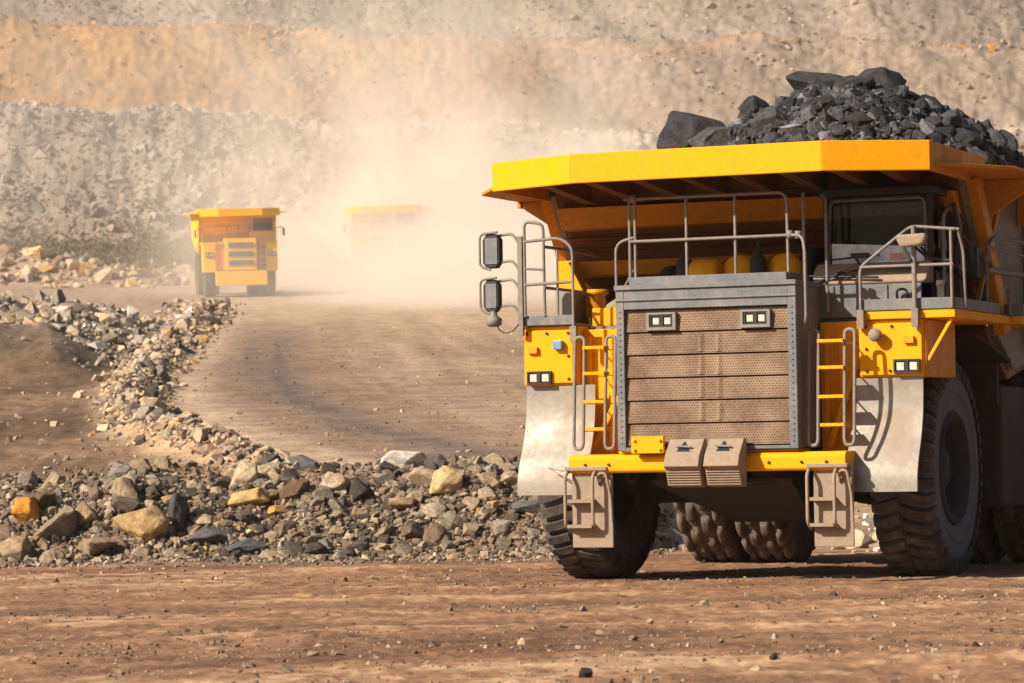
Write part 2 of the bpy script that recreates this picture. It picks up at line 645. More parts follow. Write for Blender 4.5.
# ---- chassis
mb = MB()
for s in (-1, 1):
    mb.box(s * .45, s * .75, -1.9, 7.0, 1.15, 1.75)
    mb.tube([(s * 1.25, -.05, .95), (s * 1.15, .1, 2.6)], .17, 14)
    mb.box(s * .75, s * 1.5, -1.25, .6, 2.4, 2.85)
for y in (-1.6, 1.2, 3.2, 6.2):
    mb.box(-.449, .449, y, y + .4, 1.2, 1.7)
mb.tube([(-2.0, 0, 1.34), (-1.5, 0, 1.15), (1.5, 0, 1.15), (2.0, 0, 1.34)], .22, 12)
mb.tube([(-1.4, 4.95, 1.3), (1.4, 4.95, 1.3)], .42, 16)
mb.lathe([(-.5, .001), (-.4, .5), (.4, .5), (.5, .001)], 20, axis='y', c=(0, 4.95, 1.3))
mb.box(-.95, .95, -1.2, 1.3, 1.76, 3.0)       # engine block
mb.box(-1.8, 1.8, .2, 1.1, 1.8, 2.95)
chassis = mb.build('chassis', M_DARK, T, bevel=.02)
mb = MB()
mb.hexa([(-.8, -1.95, 1.20), (.95, -1.95, 1.20), (.95, -1.95, 1.24), (-.8, -1.95, 1.24)], [(-.15, -.75, .70), (.85, -.75, .70), (.85, -.75, .74), (-.15, -.75, .74)])
mb.build('skid_plate', M_DARK, chassis)
for x in (-1.15, 1.25):
    mb = MB()
    mb.tube(fillet([(x, -1.8, 1.32), (x, -1.85, 1.24), (x + .07, -1.8, 1.20), (x + .10, -1.75, 1.3)], .1), .03)
    mb.build('tow_hook', M_DARK, chassis)

# ---- wheels
def wheel(x, y, R, w, side, style, seed):
    e = empty('wheel', (x, y, R - .025))
    e.parent = T
    rub = M_RUB if style == 'front' else M_RUBD
    q = tyre_mb(R, w, style, seed)
    if style == 'front':
        q[0].build('tyre', rub, e)
        q[1].build('tread', M_TREAD, e)
    else:
        q.build('tyre', rub, e)
    rim_mb(R, w, side).build('rim', M_RIM, e)
    e.rotation_euler = (random.uniform(0, 1), 0, 0)
    return e
wheel(-2.19, 0, 1.345, .74, -1, 'front', 1)
wheel(2.07, 0, 1.345, .74, 1, 'front', 2)
for k, (x, s) in enumerate(((-2.24, -1), (-1.40, 1), (1.40, -1), (2.24, 1))):
    wheel(x, 4.95, 1.345, .72, s, 'rear', 3 + k)

# ---- bumper
mb = MB()
mb.prism_x([(-2.30, 1.33), (-2.33, 1.36), (-2.33, 1.50), (-2.28, 1.55), (-1.75, 1.555), (-1.75, 1.33)], -1.72, 1.73)
mb.box(-1.1, 1.15, -2.26, -1.8, 1.556, 1.585)
bumper = mb.build('bumper', M_YEL, T, bevel=.012)
mb = MB()
mb.box(-.86, -.46, -2.46, -2.40, 1.56, 1.76)
mb.box(-.86, -.46, -2.399, -2.34, 1.558, 1.60)
for x in (-.82, -.50):
    for z in (1.60, 1.71):
        mb.lathe([(-2.46, .018), (-2.485, .018), (-2.485, .001)], 8, axis='y', c=(x, 0, z))
mb.build('bumper_bracket', M_YEL, bumper)
for x0 in (-.37, .12):
    x1 = x0 + .43
    mb = MB()
    mb.prism_x([(-2.47, 1.72), (-2.66, 1.53), (-2.72, 1.40), (-2.64, 1.36), (-2.56, 1.17), (-2.42, 1.15), (-2.38, 1.35), (-2.38, 1.72)], x0, x1)
    for k in range(6):     # ribbed lower face
        z = 1.335 - k * .03
        y = -2.635 + k * .0125
        mb.box(x0 + .004, x1 - .004, y - .016, y + .03, z - .008, z + .008)
    pad = mb.build('tow_pad', M_TAN, bumper, bevel=.018)
    # black sheet standing for the dark of the triangular eye, with its pin
    def fp(x, t, o=0):   # point on the upper sloping face, t from top (0) to bottom (1)
        return (x, -2.47 - .19 * t - .707 * o, 1.72 - .19 * t + .707 * o)
    mb = MB()
    mb.hexa([fp(x0 + .13, .78, .003), fp(x0 + .30, .78, .003), fp(x0 + .20, .15, .003)], [fp(x0 + .13, .78, .006), fp(x0 + .30, .78, .006), fp(x0 + .20, .15, .006)])
    mb.build('tow_eye_dark', M_BLK, pad)
    mb = MB()
    mb.tube([fp(x0 + .12, .55, .03), fp(x0 + .31, .60, .03)], .014)
    mb.build('tow_pin', M_PIPE, pad)

# ---- radiator
RX0, RX1, RY = -1.07, 1.17, -2.35
mb = MB()
mb.box(RX0, RX0 + .10, RY, RY + .25, 1.59, 3.50)
mb.box(RX1 - .10, RX1, RY, RY + .25, 1.59, 3.50)
mb.box(RX0 + .101, RX1 - .101, RY + .003, RY + .25, 3.27, 3.499)
mb.box(RX0 + .101, RX1 - .101, RY + .003, RY + .25, 1.591, 1.63)
mb.box(RX0 - .01, RX1 + .01, RY - .02, RY + .9, 3.37, 3.39)
mb.box(RX0 - .012, RX1 + .012, RY - .025, -1.3, 3.503, 3.56)
mb.box(RX0 + .14, RX1 - .14, RY + .10, -1.3, 3.563, 3.66)
mb.box(RX0 + .003, RX1 - .003, RY + .253, -1.25, 1.6, 3.50)
for s, x in ((1, RX0 + .05), (1, RX1 - .05)):
    for k in range(24):
        z = 1.68 + k * .068
        mb.lathe([(RY, .012), (RY - .012, .012), (RY - .012, .001)], 6, axis='y', c=(x, 0, z))
radiator = mb.build('radiator', M_GREY, T, bevel=.008)
rows = 6
zt, zb = 3.265, 1.64
hh = (zt - zb) / rows
for k in range(rows):
    z1 = zt - k * hh - .008
    z0 = z1 - hh + .016
    mb = MB()
    mb.hexa([(RX0 + .105, RY + .035, z0), (RX1 - .105, RY + .035, z0), (RX1 - .105, RY + .06, z0), (RX0 + .105, RY + .06, z0)],
            [(RX0 + .105, RY + .062, z1), (RX1 - .105, RY + .062, z1), (RX1 - .105, RY + .09, z1), (RX0 + .105, RY + .09, z1)])
    for xc in (-.02, .20):
        if 0 < k < 5:
            mb.hexa([(xc - .05, RY + .036, z0 + .02), (xc + .05, RY + .036, z0 + .02), (xc, RY + .018, z0 + .02)],
                    [(xc - .04, RY + .060, z1 - .02), (xc + .04, RY + .060, z1 - .02), (xc, RY + .045, z1 - .02)])
    mb.build('grille_panel', M_MESH, radiator)
mb = MB()
mb.box(RX0 + .101, RX1 - .101, RY + .20, RY + .24, 1.63, 3.27)
mb.build('radiator_core', M_BLK, radiator)
for x in (-.50, .67):
    mb = MB()
    for a, b, c, d in ((-.185, .185, .075, .10), (-.185, .185, -.11, -.075), (-.185, -.148, -.075, .075), (.148, .185, -.075, .075)):
        mb.box(x + a, x + b, RY - .012, RY + .09, 3.125 + c, 3.125 + d)
    fr = mb.build('lamp_surround', M_SIDE, radiator)
    lamp(radiator, x, RY + .03, 3.125, .245, .105)

# ---- fenders (yellow headlight boxes) with lamps and silver mudguards
for s, zt, zl in ((-1, 3.13, 2.50), (1, 3.08, 2.53)):
    x0, x1 = (-2.51, -1.84) if s < 0 else (1.74, 2.53)
    mb = MB()
    mb.box(x0, x1, -1.72, -.35, 2.41, zt)
    mb.box(x0 + .02, x1 - .02, -1.75, -1.722, 2.43, zt - .05)
    sp = MB()
    sp.box(s * 2.535 if s > 0 else -2.525, s * 2.545 if s > 0 else -2.512, -1.70, -.36, 2.42, zt - .02)
    if s > 0:
        mb.prism_x([(-1.7, 2.405), (-1.0, 2.405), (-.8, 2.6), (-.36, 2.9), (-.36, 2.405)], x0 + .1, x0 + .2)
    fe = mb.build('fender', M_YEL, T, bevel=.015)
    sp.build('side_shade_plate', M_FLNG, fe)  # added plate, its darker paint stands for shade on the fender's side
    lamp(fe, s * 2.33 + (.03 if s < 0 else 0), -1.765, zl, .27, .12)
    mb = MB()
    xx = -2.38 if s < 0 else 2.36
    mb.box(xx - .06, xx + .06, -1.80, -1.751, 2.80, 2.88)
    mb.build('marker_lamp', M_AMB, fe)
    if s < 0:
        mb = MB()
        mb.box(-2.10, -1.98, -1.83, -1.751, 2.84, 2.95)
        mb.build('junction_box', M_BLUE, fe, bevel=.012)
    else:
        mb = MB()
        mb.lathe([(-1.74, .03), (-1.80, .03), (-1.82, .075), (-1.88, .08), (-1.885, .001)], 16, axis='y', c=(1.98, 0, 2.90))
        mb.build('work_lamp', M_PIPE, fe)
    # mudguard: thin sheet with a soft S profile
    pr = [(-1.70, 2.405), (-1.705, 2.2), (-1.74, 1.95), (-1.83, 1.70), (-1.95, 1.48), (-2.03, 1.28), (-2.05, 1.07)]
    sm = []
    for i in range(len(pr) - 1):
        for j in range(4):
            t = j / 4
            p = [pr[max(0, i - 1)], pr[i], pr[i + 1], pr[min(len(pr) - 1, i + 2)]]
            def cr(a, b, c, d):
                return .5 * (2 * b + (c - a) * t + (2 * a - 5 * b + 4 * c - d) * t * t + (3 * b - a - 3 * c + d) * t ** 3)
            sm.append((cr(*[q[0] for q in p]), cr(*[q[1] for q in p])))
    sm.append(pr[-1])
    xa, xb = (-2.50, -1.60) if s < 0 else (1.64, 2.50)
    n = len(sm)
    v, f = [], []
    for x in (xa, xb):
        for y, z in sm:
            v.append((x, y, z))
        for y, z in sm:
            v.append((x, y + .035, z))
    for i in range(n - 1):
        a, b = i, i + 1
        f += [(a, b, 2 * n + b, 2 * n + a), (n + b, n + a, 3 * n + a, 3 * n + b), (b, a, n + a, n + b), (2 * n + a, 2 * n + b, 3 * n + b, 3 * n + a)]
    f += [(0, n, 3 * n, 2 * n), (n - 1, 3 * n - 1, 4 * n - 1, 2 * n - 1)]
    mg = MB()
    mg.add(v, f, True)
    o = mg.build('mudguard', M_SILV, T)
    e = o.modifiers.new('edge', 'EDGE_SPLIT')
    e.split_angle = math.radians(45)

# bolt heads on the headlight boxes and bumper
for par, pts in (('fender', [(-2.46, -1.753, 3.04), (-2.20, -1.753, 3.04), (-1.92, -1.753, 3.04), (-1.92, -1.753, 2.48), (-1.92, -1.753, 2.76)]),
                 ('fender.001', [(1.84, -1.753, 3.0), (2.15, -1.753, 3.0), (2.46, -1.753, 3.0), (1.84, -1.753, 2.48), (1.84, -1.753, 2.74), (2.12, -1.753, 2.48)]),
                 ('bumper', [(-1.5, -2.333, 1.43), (-1.2, -2.333, 1.43), (1.2, -2.333, 1.43), (1.5, -2.333, 1.43), (.8, -2.333, 1.43)])):
    for x, y, z in pts:
        mb = MB()
        mb.lathe([(y, .02), (y - .014, .018), (y - .014, .001)], 6, axis='y', c=(x, 0, z), smooth=False)
        mb.build('bolt', M_DARK, bpy.data.objects[par])

# ---- inner yellow panels behind the ladders
for s in (-1, 1):
    mb = MB()
    a, b = (-1.836, -1.09) if s < 0 else (1.19, 1.736)
    mb.box(a, b, -1.46, -1.38, 1.56, 3.08)
    mb.box(a + .01, b - .01, -1.379, -.6, 3.0, 3.09)
    for x in (a + .09, (a + b) / 2, b - .09):
        mb.box(x - .03, x + .03, -1.52, -1.461, 1.56, 3.0)
    mb.bar((a + .12, -1.56, 1.6), (b - .1, -1.56, 2.5), .07)
    mb.build('inner_panel', M_YEL, T, bevel=.01)

# ---- ladders
def hoop(mb, x, y0, y1, z0, z1, r=.022, gap=.12):
    p = fillet([(x - gap / 2, y0, z0), (x - gap / 2, y1, z1), (x + gap / 2, y1, z1), (x + gap / 2, y0, z0), (x - gap / 2, y0, z0)][:4], .07)
    q = [(x - gap / 2, y0, z0)] + p[1:-1] + [(x + gap / 2, y0, z0)]
    mb.tube(q, r)
    mb.tube(fillet([(x - gap / 2, y0, z0 + .001), (x - gap / 2 + .02, y0, z0 - .06), (x + gap / 2 - .02, y0, z0 - .06), (x + gap / 2, y0, z0 + .001)], .04), r)
for xl, xr in ((-1.64, -1.24), (1.30, 1.74)):
    mb = MB()
    for x in (xl, xr):
        hoop(mb, x, -2.18, -2.08, 1.68, 2.97)
    ld = mb.build('ladder', M_PIPE, T)
    for z in (1.86, 2.19, 2.53, 2.84):
        r = MB()
        r.box(xl + .065, xr - .065, -2.17, -1.98, z - .018, z + .018)
        r.box(xl + .062, xl + .08, -2.16, -1.5, z - .03, z - .019)
        r.box(xr - .08, xr - .062, -2.16, -1.5, z - .03, z - .019)
        r.build('rung', M_YEL, ld)

# ---- hanging lower steps
for x0, x1 in ((-1.76, -1.18), (1.26, 1.80)):
    mb = MB()
    mb.box(x0 + .06, x1, -2.27, -2.24, .44, 1.36)
    mb.box(x0, x1 - .04, -2.36, -2.20, 1.361, 1.41)
    st = mb.build('hanging_step', M_TAN, T, bevel=.01)
    mb = MB()
    w = x1 - x0
    for x in (x0 + .03, x0 + w * .66):
        mb.tube(fillet([(x, -2.29, 1.36), (x, -2.42, 1.30), (x, -2.42, .72), (x, -2.28, .66)], .08), .022)
    mb.tube(fillet([(x0 + w * .70, -2.29, 1.20), (x0 + w * .74, -2.34, 1.33), (x0 + w * .9, -2.34, 1.33), (x0 + w * .97, -2.29, 1.05), (x0 + w * .99, -2.29, .75)], .08), .018)
    mb.build('step_rail', M_TAN, st)
    for z in (.70, 1.0):
        mb = MB()
        mb.box(x0 + .05, x0 + w * .66 - .02, -2.42, -2.271, z - .02, z + .02)
        mb.build('tread', M_TAN, st)
mb = MB()
mb.tube([(-2.05, -2.12, 1.40), (-1.78, -2.33, 1.36)], .008, 5)
mb.tube([(-2.05, -2.12, 1.40), (-1.78, -2.33, 1.29)], .008, 5)
mb.build('step_cable', M_PIPE, T)

# ---- decks
mb = MB()
mb.box(-2.52, -1.84, -1.78, .1, 3.135, 3.16)
mb.box(-2.52, -1.84, -1.80, -1.781, 3.14, 3.26)
mb.box(-2.54, -2.521, -1.80, .1, 3.14, 3.26)
mb.box(-1.838, 1.79, -1.25, .1, 3.09, 3.13)
mb.build('left_deck'.replace('left_', ''), M_GREY, T, bevel=.006)
mb = MB()
mb.box(1.80, 2.92, -1.78, .9, 3.085, 3.185)
mb.box(2.60, 3.05, .95, 2.6, 3.085, 3.185)
mb.build('deck_edge', M_YEL, T, bevel=.01)
mb = MB()
mb.box(1.79, 2.93, -1.80, -1.76, 3.188, 3.32)
mb.box(2.89, 2.93, -1.758, .35, 3.188, 3.32)
mb.box(2.58, 3.08, .93, .97, 3.188, 3.33)
mb.box(3.04, 3.08, .972, 2.6, 3.188, 3.33)
mb.box(1.80, 2.88, -1.755, .9, 3.188, 3.20)
mb.build('toe_board', M_GREY, T, bevel=.006)
mb = MB()
mb.bar((2.86, -1.70, 3.07), (2.56, -1.66, 2.60), .035)
mb.build('deck_brace', M_YEL, T)

# ---- hand rails
r0 = .0195
mb = MB()
y = -2.15
mb.tube(fillet([(-.95, y, 3.60), (-.95, y, 4.60), (-.93, y, 4.60)], .02)[:2] + [(-.95, y, 4.60)], r0)
mb.tube(fillet([(-1.02, y, 4.60), (1.02, y, 4.60), (1.03, y, 3.60)], .12), r0)
for x in (-.88, -.23, .38):
    mb.tube([(x, y, 3.62), (x, y, 4.59)], r0)
mb.tube(fillet([(-.93, y - .03, 4.09), (1.06, y - .03, 4.09)], .1), r0)
mb.tube(fillet([(1.06, y - .03, 4.09), (1.22, y - .06, 4.08), (1.27, y - .12, 3.9), (1.27, y - .12, 3.1), (1.22, y - .05, 3.02)], .1), r0)
mb.tube([(1.16, y + .2, 3.2), (1.16, y + .2, 4.6)], r0)
mb.tube(fillet([(1.30, -1.5, 3.2), (1.30, -1.5, 4.58), (1.22, -1.4, 4.6)], .08), r0)
mb.tube(fillet([(-1.13, y, 3.50), (-1.13, y, 4.08), (-.90, y, 4.14)], .14), r0)
mb.tube(fillet([(-1.14, y + .3, 3.55), (-.95, y + .1, 3.75)], .1), r0)
for x, z in ((-.90, 4.60), (1.06, 4.10), (1.16, 4.09)):
    mb.lathe([(z - .045, .001), (z - .045, .04), (z + .045, .04), (z + .045, .001)], 10, axis='z', c=(x, y - (.0 if z > 4.5 else .02), 0))
mb.build('handrail', M_PIPE, T)
# left deck rail
mb = MB()
y = -1.82
mb.box(-2.535, -2.475, y - .03, y + .03, 3.02, 4.24)
mb.tube(fillet([(-2.45, y, 3.25), (-2.45, y, 4.42), (-2.20, y, 4.38), (-2.20, y + .02, 3.25)], .08), r0)
mb.tube(fillet([(-2.47, y, 4.17), (-1.98, y, 4.20), (-1.82, y, 4.08), (-1.82, y, 2.98)], .14), r0)
mb.tube([(-2.47, y, 3.64), (-1.82, y, 3.66)], r0)
for x in (-2.04,):
    mb.tube([(x, y + .05, 3.2), (x, y + .05, 4.06)], .016)
mb.tube(fillet([(-2.2, y, 4.10), (-2.05, y + .5, 4.08), (-2.05, y + 1.5, 4.05)], .05), r0)
mb.tube(fillet([(-2.2, y, 3.60), (-2.05, y + .5, 3.58), (-2.05, y + 1.5, 3.55)], .05), r0)
mb.tube([(-2.45, y, 3.84), (-2.2, y, 3.82)], .016)
mb.box(-1.86, -1.78, y - .03, y + .05, 2.92, 3.12)
mb.build('handrail', M_PIPE, T)
# right deck rails
mb = MB()
y = -1.82
mb.tube(fillet([(1.80, y, 3.02), (1.80, y, 3.70), (2.42, y, 4.16), (3.00, y, 4.10)], .08), r0)
mb.tube([(1.80, y, 3.70), (2.92, y, 3.70)], r0)
mb.tube([(2.46, y - .02, 3.02), (2.46, y - .02, 4.16)], .03)
mb.tube([(2.90, y, 3.2), (2.90, y, 4.10)], r0)
mb.tube(fillet([(2.98, y, 4.11), (3.02, y + .1, 3.86), (3.02, y + .15, 3.2)], .08), r0)
mb.box(1.76, 1.84, y - .04, y + .04, 2.98, 3.20)
mb.box(2.42, 2.50, y - .05, y + .03, 2.98, 3.20)
mb.build('handrail', M_PIPE, T)
mb = MB()
mb.tube(fillet([(2.86, .0, 3.2), (2.86, .0, 3.95), (2.86, .35, 4.14), (2.86, 2.0, 4.16), (2.86, 2.05, 3.2)], .2), r0)
mb.tube([(2.86, .0, 3.72), (2.86, 2.05, 3.74)], .04)
mb.tube([(2.86, .0, 4.0), (2.86, 2.05, 3.98)], .018)
mb.tube([(2.92, .9, 3.2), (2.92, .9, 3.52)], .03)
for x, z in ((2.86, 3.86),):
    yy = 0.
    mb.lathe([(z - .05, .001), (z - .05, .05), (z + .05, .05), (z + .05, .001)], 10, axis='z', c=(x, yy, 0))
mb.build('handrail', M_PIPE, T)
mb = MB()
mb.tube(fillet([(2.44, -1.9, 3.75), (2.30, -1.75, 3.95), (2.30, -1.5, 4.1)], .06), .016)
mb.tube(fillet([(2.48, -1.9, 3.92), (2.62, -1.8, 3.78), (2.90, -1.8, 3.74)], .06), .018)
mb.tube(fillet([(2.62, -1.85, 4.0), (2.72, -1.8, 3.9), (2.62, -1.75, 3.8), (2.48, -1.7, 3.95)], .08), .016)
mb.tube(fillet([(2.95, -1.85, 4.1), (3.05, -1.5, 3.95), (3.0, -1.2, 3.75)], .08), .016)
mb.build('bracket', M_BLK, T)
mb = MB()
mb.tube(fillet([(2.60, -1.0, 3.2), (2.60, -1.0, 4.35), (2.62, -.6, 4.5), (2.62, -.3, 4.3), (2.62, -.3, 3.2)], .12), .024)
mb.tube([(2.60, -1.0, 3.75), (2.62, -.3, 3.75)], .02)
mb.build('door_rail', M_PIPE, T)
mb = MB()
mb.tube(fillet([(2.66, -.75, 4.5), (2.72, -.7, 4.1), (2.60, -.6, 3.8), (2.74, -.5, 3.5), (2.66, -.5, 3.2)], .15), .026)
mb.build('cable_loom', M_BLK, T)
mb = MB()
mb.box(2.62, 2.82, -.30, -.05, 3.62, 3.98)
mb.box(2.64, 2.80, -.32, -.301, 3.66, 3.94)
mb.build('electrical_box', M_BLK, T, bevel=.02)
mb = MB()
mb.box(2.70, 2.78, -1.72, -1.60, 3.20, 3.46)
mb.lathe([(3.461, .07), (3.52, .07), (3.53, .001)], 12, axis='z', c=(2.74, -1.66, 0))
mb.build('valve_block', M_DARK, T)
mb = MB()
mb.bar((2.70, .05, 3.2), (2.78, 1.0, 4.6), .05)
mb.build('stay_rod', M_FLNG, T)

# ---- mirrors
def mirror(x0, x1, z0, z1, y, lamp_too=False):
    mb = MB()
    mb.prism_y([(x0 + .05, z0), (x1 - .05, z0), (x1, z0 + .07), (x1, z1 - .07), (x1 - .05, z1), (x0 + .05, z1), (x0, z1 - .07), (x0, z0 + .07)], y - .02, y + .10)
    mr = mb.build('mirror', M_BLK, T, bevel=.015)
    g = MB()
    g.box(x0 + .04, x1 - .03, y - .03, y - .021, z0 + .05, z1 - .05)
    g.build('mirror_glass', M_GREY, mr)
    a = MB()
    for z in (z1 - .03, z0 + .06):
        a.tube(fillet([((x0 + x1) / 2, y + .05, z), (-2.60, y + .02, z + .03), (-2.52, y + .02, z - .1)], .1), .018)
    a.tube(fillet([(x1 - .02, y - .03, z1 + .02), (x0 - .03, y - .03, z1), (x0 - .03, y - .03, z0 + .02), ((x0 + x1) / 2, y - .03, z0 - .02)], .07), .016)
    a.build('mirror_arm', M_PIPE, mr)
    return mr
mirror(-2.99, -2.76, 3.86, 4.28, -1.85)
m2 = mirror(-2.99, -2.78, 3.32, 3.72, -1.85)
mb = MB()
mb.lathe([(3.14, .001), (3.14, .06), (3.17, .10), (3.24, .10), (3.27, .05), (3.33, .04)], 16, axis='z', c=(-2.86, -1.85, 0))
mb.build('signal_lamp', M_PIPE, m2)
mb = MB()
mb.tube(fillet([(-2.86, -1.85, 3.22), (-2.76, -1.85, 3.06), (-2.62, -1.85, 3.06), (-2.53, -1.85, 3.16)], .12), .008, 6)
mb.build('lamp_cable', M_BLK, m2)
mb = MB()   # oblong mirror on the right deck post
mb.prism_y([(2.31, 3.99), (2.35, 3.90), (2.61, 3.92), (2.66, 4.00), (2.66, 4.06), (2.31, 4.05)], -2.06, -1.92)
mr = mb.build('mirror', M_TAN, T, bevel=.03)
mb = MB()
mb.tube(fillet([(2.47, -1.99, 3.95), (2.47, -1.88, 3.88), (2.47, -1.85, 3.6)], .05), .022)
mb.build('mirror_arm', M_PIPE, mr)

# ---- cab
cab = MB()
CX0, CX1, CF = 1.13, 2.47, -1.05
cab.box(CX0 - .03, CX1 + .03, CF - .08, .55, 4.60, 4.69)                       # roof
cab.box(CX0, CX0 + .07, CF, CF + .09, 3.72, 4.598)                             # front posts
cab.box(CX1 - .07, CX1, CF, CF + .09, 3.72, 4.598)
cab.box(CX0, CX0 + .07, .42, .5, 3.2, 4.598)
cab.box(CX1 - .07, CX1, .42, .5, 3.2, 4.598)
cab.box(CX1 - .068, CX1 - .003, -.30, -.22, 3.2, 4.598)
cab.box(CX0 + .071, CX1 - .071, CF + .002, CF + .08, 4.52, 4.597)
cab.box(CX0 + .071, CX1 - .071, .44, .49, 3.2, 4.597)                          # back wall
cab.box(CX0 + .003, CX0 + .05, CF + .091, .419, 3.2, 4.597)
cab.box(CX0, CX1, CF - .02, .5, 3.14, 3.20)
cab.box(CX1 - .06, CX1 - .005, CF + .091, .419, 3.201, 3.70)
cabo = cab.build('cab', M_BLK, T, bevel=.012)
mb = MB()
mb.box(CX0 + .075, CX1 - .075, CF + .03, CF + .045, 3.78, 4.51)
mb.build('windshield', M_GLASS, cabo)
mb = MB()
mb.tube(fillet([(CX0 + .06, CF - .01, 3.74), (CX0 + .10, CF - .012, 4.555), (CX1 - .08, CF - .012, 4.555), (CX1 - .06, CF - .01, 3.74)], .09), .018)
mb.build('windshield_trim', M_GREY, cabo)
mb = MB()
mb.box(CX1 - .05, CX1 - .035, CF + .092, -.31, 3.72, 4.58)
mb.build('side_window', M_GLASS, cabo)
mb = MB()
mb.box(CX0 + .09, CX1 - .09, CF + .10, CF + .115, 4.36, 4.50)
mb.build('sun_visor', M_VISOR, cabo)
mb = MB()
mb.prism_x([(CF + .10, 3.72), (CF + .09, 3.93), (CF + .30, 4.05), (CF + .5, 4.05), (CF + .5, 3.72)], CX0 + .08, CX1 - .08)
ds = mb.build('dashboard', M_DARK, cabo)
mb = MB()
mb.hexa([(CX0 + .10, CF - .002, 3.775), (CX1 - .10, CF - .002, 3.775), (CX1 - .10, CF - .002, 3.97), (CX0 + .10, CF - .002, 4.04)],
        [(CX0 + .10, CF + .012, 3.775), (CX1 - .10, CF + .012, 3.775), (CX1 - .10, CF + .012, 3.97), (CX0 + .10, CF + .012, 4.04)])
mb.build('pale_reflection_strip', M_PALE, cabo)  # opaque pale strip painted as the reflection low in the windshield
mb = MB()
mb.box(1.95, 2.20, CF - .008, CF - .003, 3.82, 3.90)
mb.build('paper_sheet', M_PINK, cabo)
mb = MB()
mb.box(1.62, 2.05, -.1, .3, 3.3, 3.75)
mb.box(1.64, 2.03, .15, .32, 3.75, 4.35)
mb.build('driver_seat', M_BLK, cabo, bevel=.05)
mb = MB()
mb.tube(fillet([(1.22, CF - .09, 3.84), (1.55, CF - .10, 3.86), (1.85, CF - .09, 3.88)], .02), .012)
mb.tube(fillet([(1.55, CF - .10, 3.86), (1.62, CF - .08, 3.74), (1.98, CF - .12, 3.68), (2.12, CF - .10, 3.70)], .1), .014)
mb.box(1.50, 1.72, CF - .13, CF - .08, 3.85, 3.91)
mb.tube([(1.20, CF - .09, 3.80), (1.24, CF - .10, 4.30)], .012)
mb.build('wiper', M_BLK, cabo)
# cowling under the windshield and grey apron below it
mb = MB()
mb.prism_x([(CF - .02, 3.80), (CF - .14, 3.73), (CF - .30, 3.57), (CF - .30, 3.53), (CF + .05, 3.53), (CF + .05, 3.76)], 1.05, 2.47)
cw = mb.build('cowling', M_TAN, cabo, bevel=.03)
mb = MB()
mb.tube(fillet([(1.0, CF - .34, 3.52), (1.4, CF - .30, 3.66), (1.75, CF - .26, 3.72), (2.3, CF - .24, 3.70)], .1), .016)
mb.tube(fillet([(1.05, CF - .33, 3.64), (1.5, CF - .33, 3.62), (1.9, CF - .34, 3.60)], .1), .016)
mb.lathe([(CF - .34, .045), (CF - .28, .045)], 10, axis='y', c=(1.45, 0, 3.65))
mb.build('hose', M_BLK, cw)
mb = MB()
mb.box(1.03, 2.40, CF - .28, CF - .23, 3.135, 3.527)
for x in (1.32, 1.62, 1.98):
    mb.box(x - .015, x + .015, CF - .30, CF - .281, 3.14, 3.52)
mb.build('apron', M_GREY, cabo, bevel=.008)
mb = MB()   # grab hoop, seat-side bracket and dusty side panels outside the door
mb.tube(fillet([(2.12, CF - .31, 3.30), (2.12, CF - .36, 3.45), (2.25, CF - .36, 3.45), (2.25, CF - .31, 3.30)], .06), .016)
mb.tube(fillet([(2.52, -.9, 3.3), (2.56, -.9, 4.3), (2.50, -.9, 4.45)], .05), .018)
mb.tube(fillet([(2.52, -.4, 3.3), (2.56, -.4, 4.3), (2.50, -.4, 4.45)], .05), .018)
mb.build('grab_handle', M_BLK, cabo)
mb = MB()
mb.prism_x([(-.92, 3.25), (-.92, 3.66), (-.35, 3.66), (-.35, 3.25)], 2.475, 2.50)
mb.build('door_panel', M_TAN, cabo)
mb = MB()
mb.prism_x([(-.80, 3.95), (-.72, 4.28), (-.55, 4.28), (-.42, 3.95)], 2.475, 2.49)
mb.build('door_panel', M_TAN, cabo)
mb = MB()
mb.box(2.5, 2.52, -.88, -.62, 3.30, 3.60)
mb.build('notice_plate', M_PALE, cabo)
mb = MB()
mb.prism_x([(-.84, 3.32), (-.66, 3.32), (-.75, 3.47)], 2.521, 2.528)
mb.build('warning_triangle', M_AMB, cabo)

# ---- air cleaners, tanks and pipes on the deck
for x, y in ((.03, -1.05), (.60, -1.05)):
    mb = MB()
    mb.lathe([(-.05, .001), (-.03, .10), (.02, .21), (.10, .235), (.75, .235)], 28, axis='y', c=(x, y, 3.73))
    mb.lathe([(.04, .243), (.075, .25), (.11, .243)], 28, axis='y', c=(x, y, 3.73))
    mb.build('air_cleaner', M_YEL, T)
mb = MB()
mb.lathe([(-.44, .207), (-.34, .207)], 24, axis='x', c=(0, -1.05, 3.72))
mb.lathe([(-.62, .001), (-.60, .15), (-.52, .20), (-.22, .20), (-.17, .14), (-.16, .001)], 24, axis='x', c=(0, -1.05, 3.72))
mb.build('air_cleaner', M_YEL, T)
for x in (-.62, .33):
    mb = MB()
    mb.lathe([(3.70, .10), (3.90, .10), (3.93, .05), (3.98, .05), (4.0, .02), (4.08, .02)], 12, axis='z', c=(x, -1.15, 0))
    mb.build('intake_valve', M_DARK, T)
mb = MB()
mb.tube(fillet([(.85, -.9, 3.2), (.85, -.9, 3.9), (.85, .1, 4.0)], .2), .10, 14)
mb.build('intake_pipe', M_DARK, T)
mb = MB()
mb.tube(fillet([(-.95, -.9, 3.2), (-.95, -.9, 3.75), (-.95, .1, 3.8)], .2), .12, 14)
mb.build('intake_pipe', M_DARK, T)
mb = MB()   # left-hand stand behind the deck rail
mb.prism_x([(-.2, 3.17), (-.2, 4.02), (.0, 4.02), (.35, 3.6), (.35, 3.17)], -2.66, -2.45)
mb.bar((-2.5, -.3, 3.98), (-2.15, -.3, 3.3), .10)
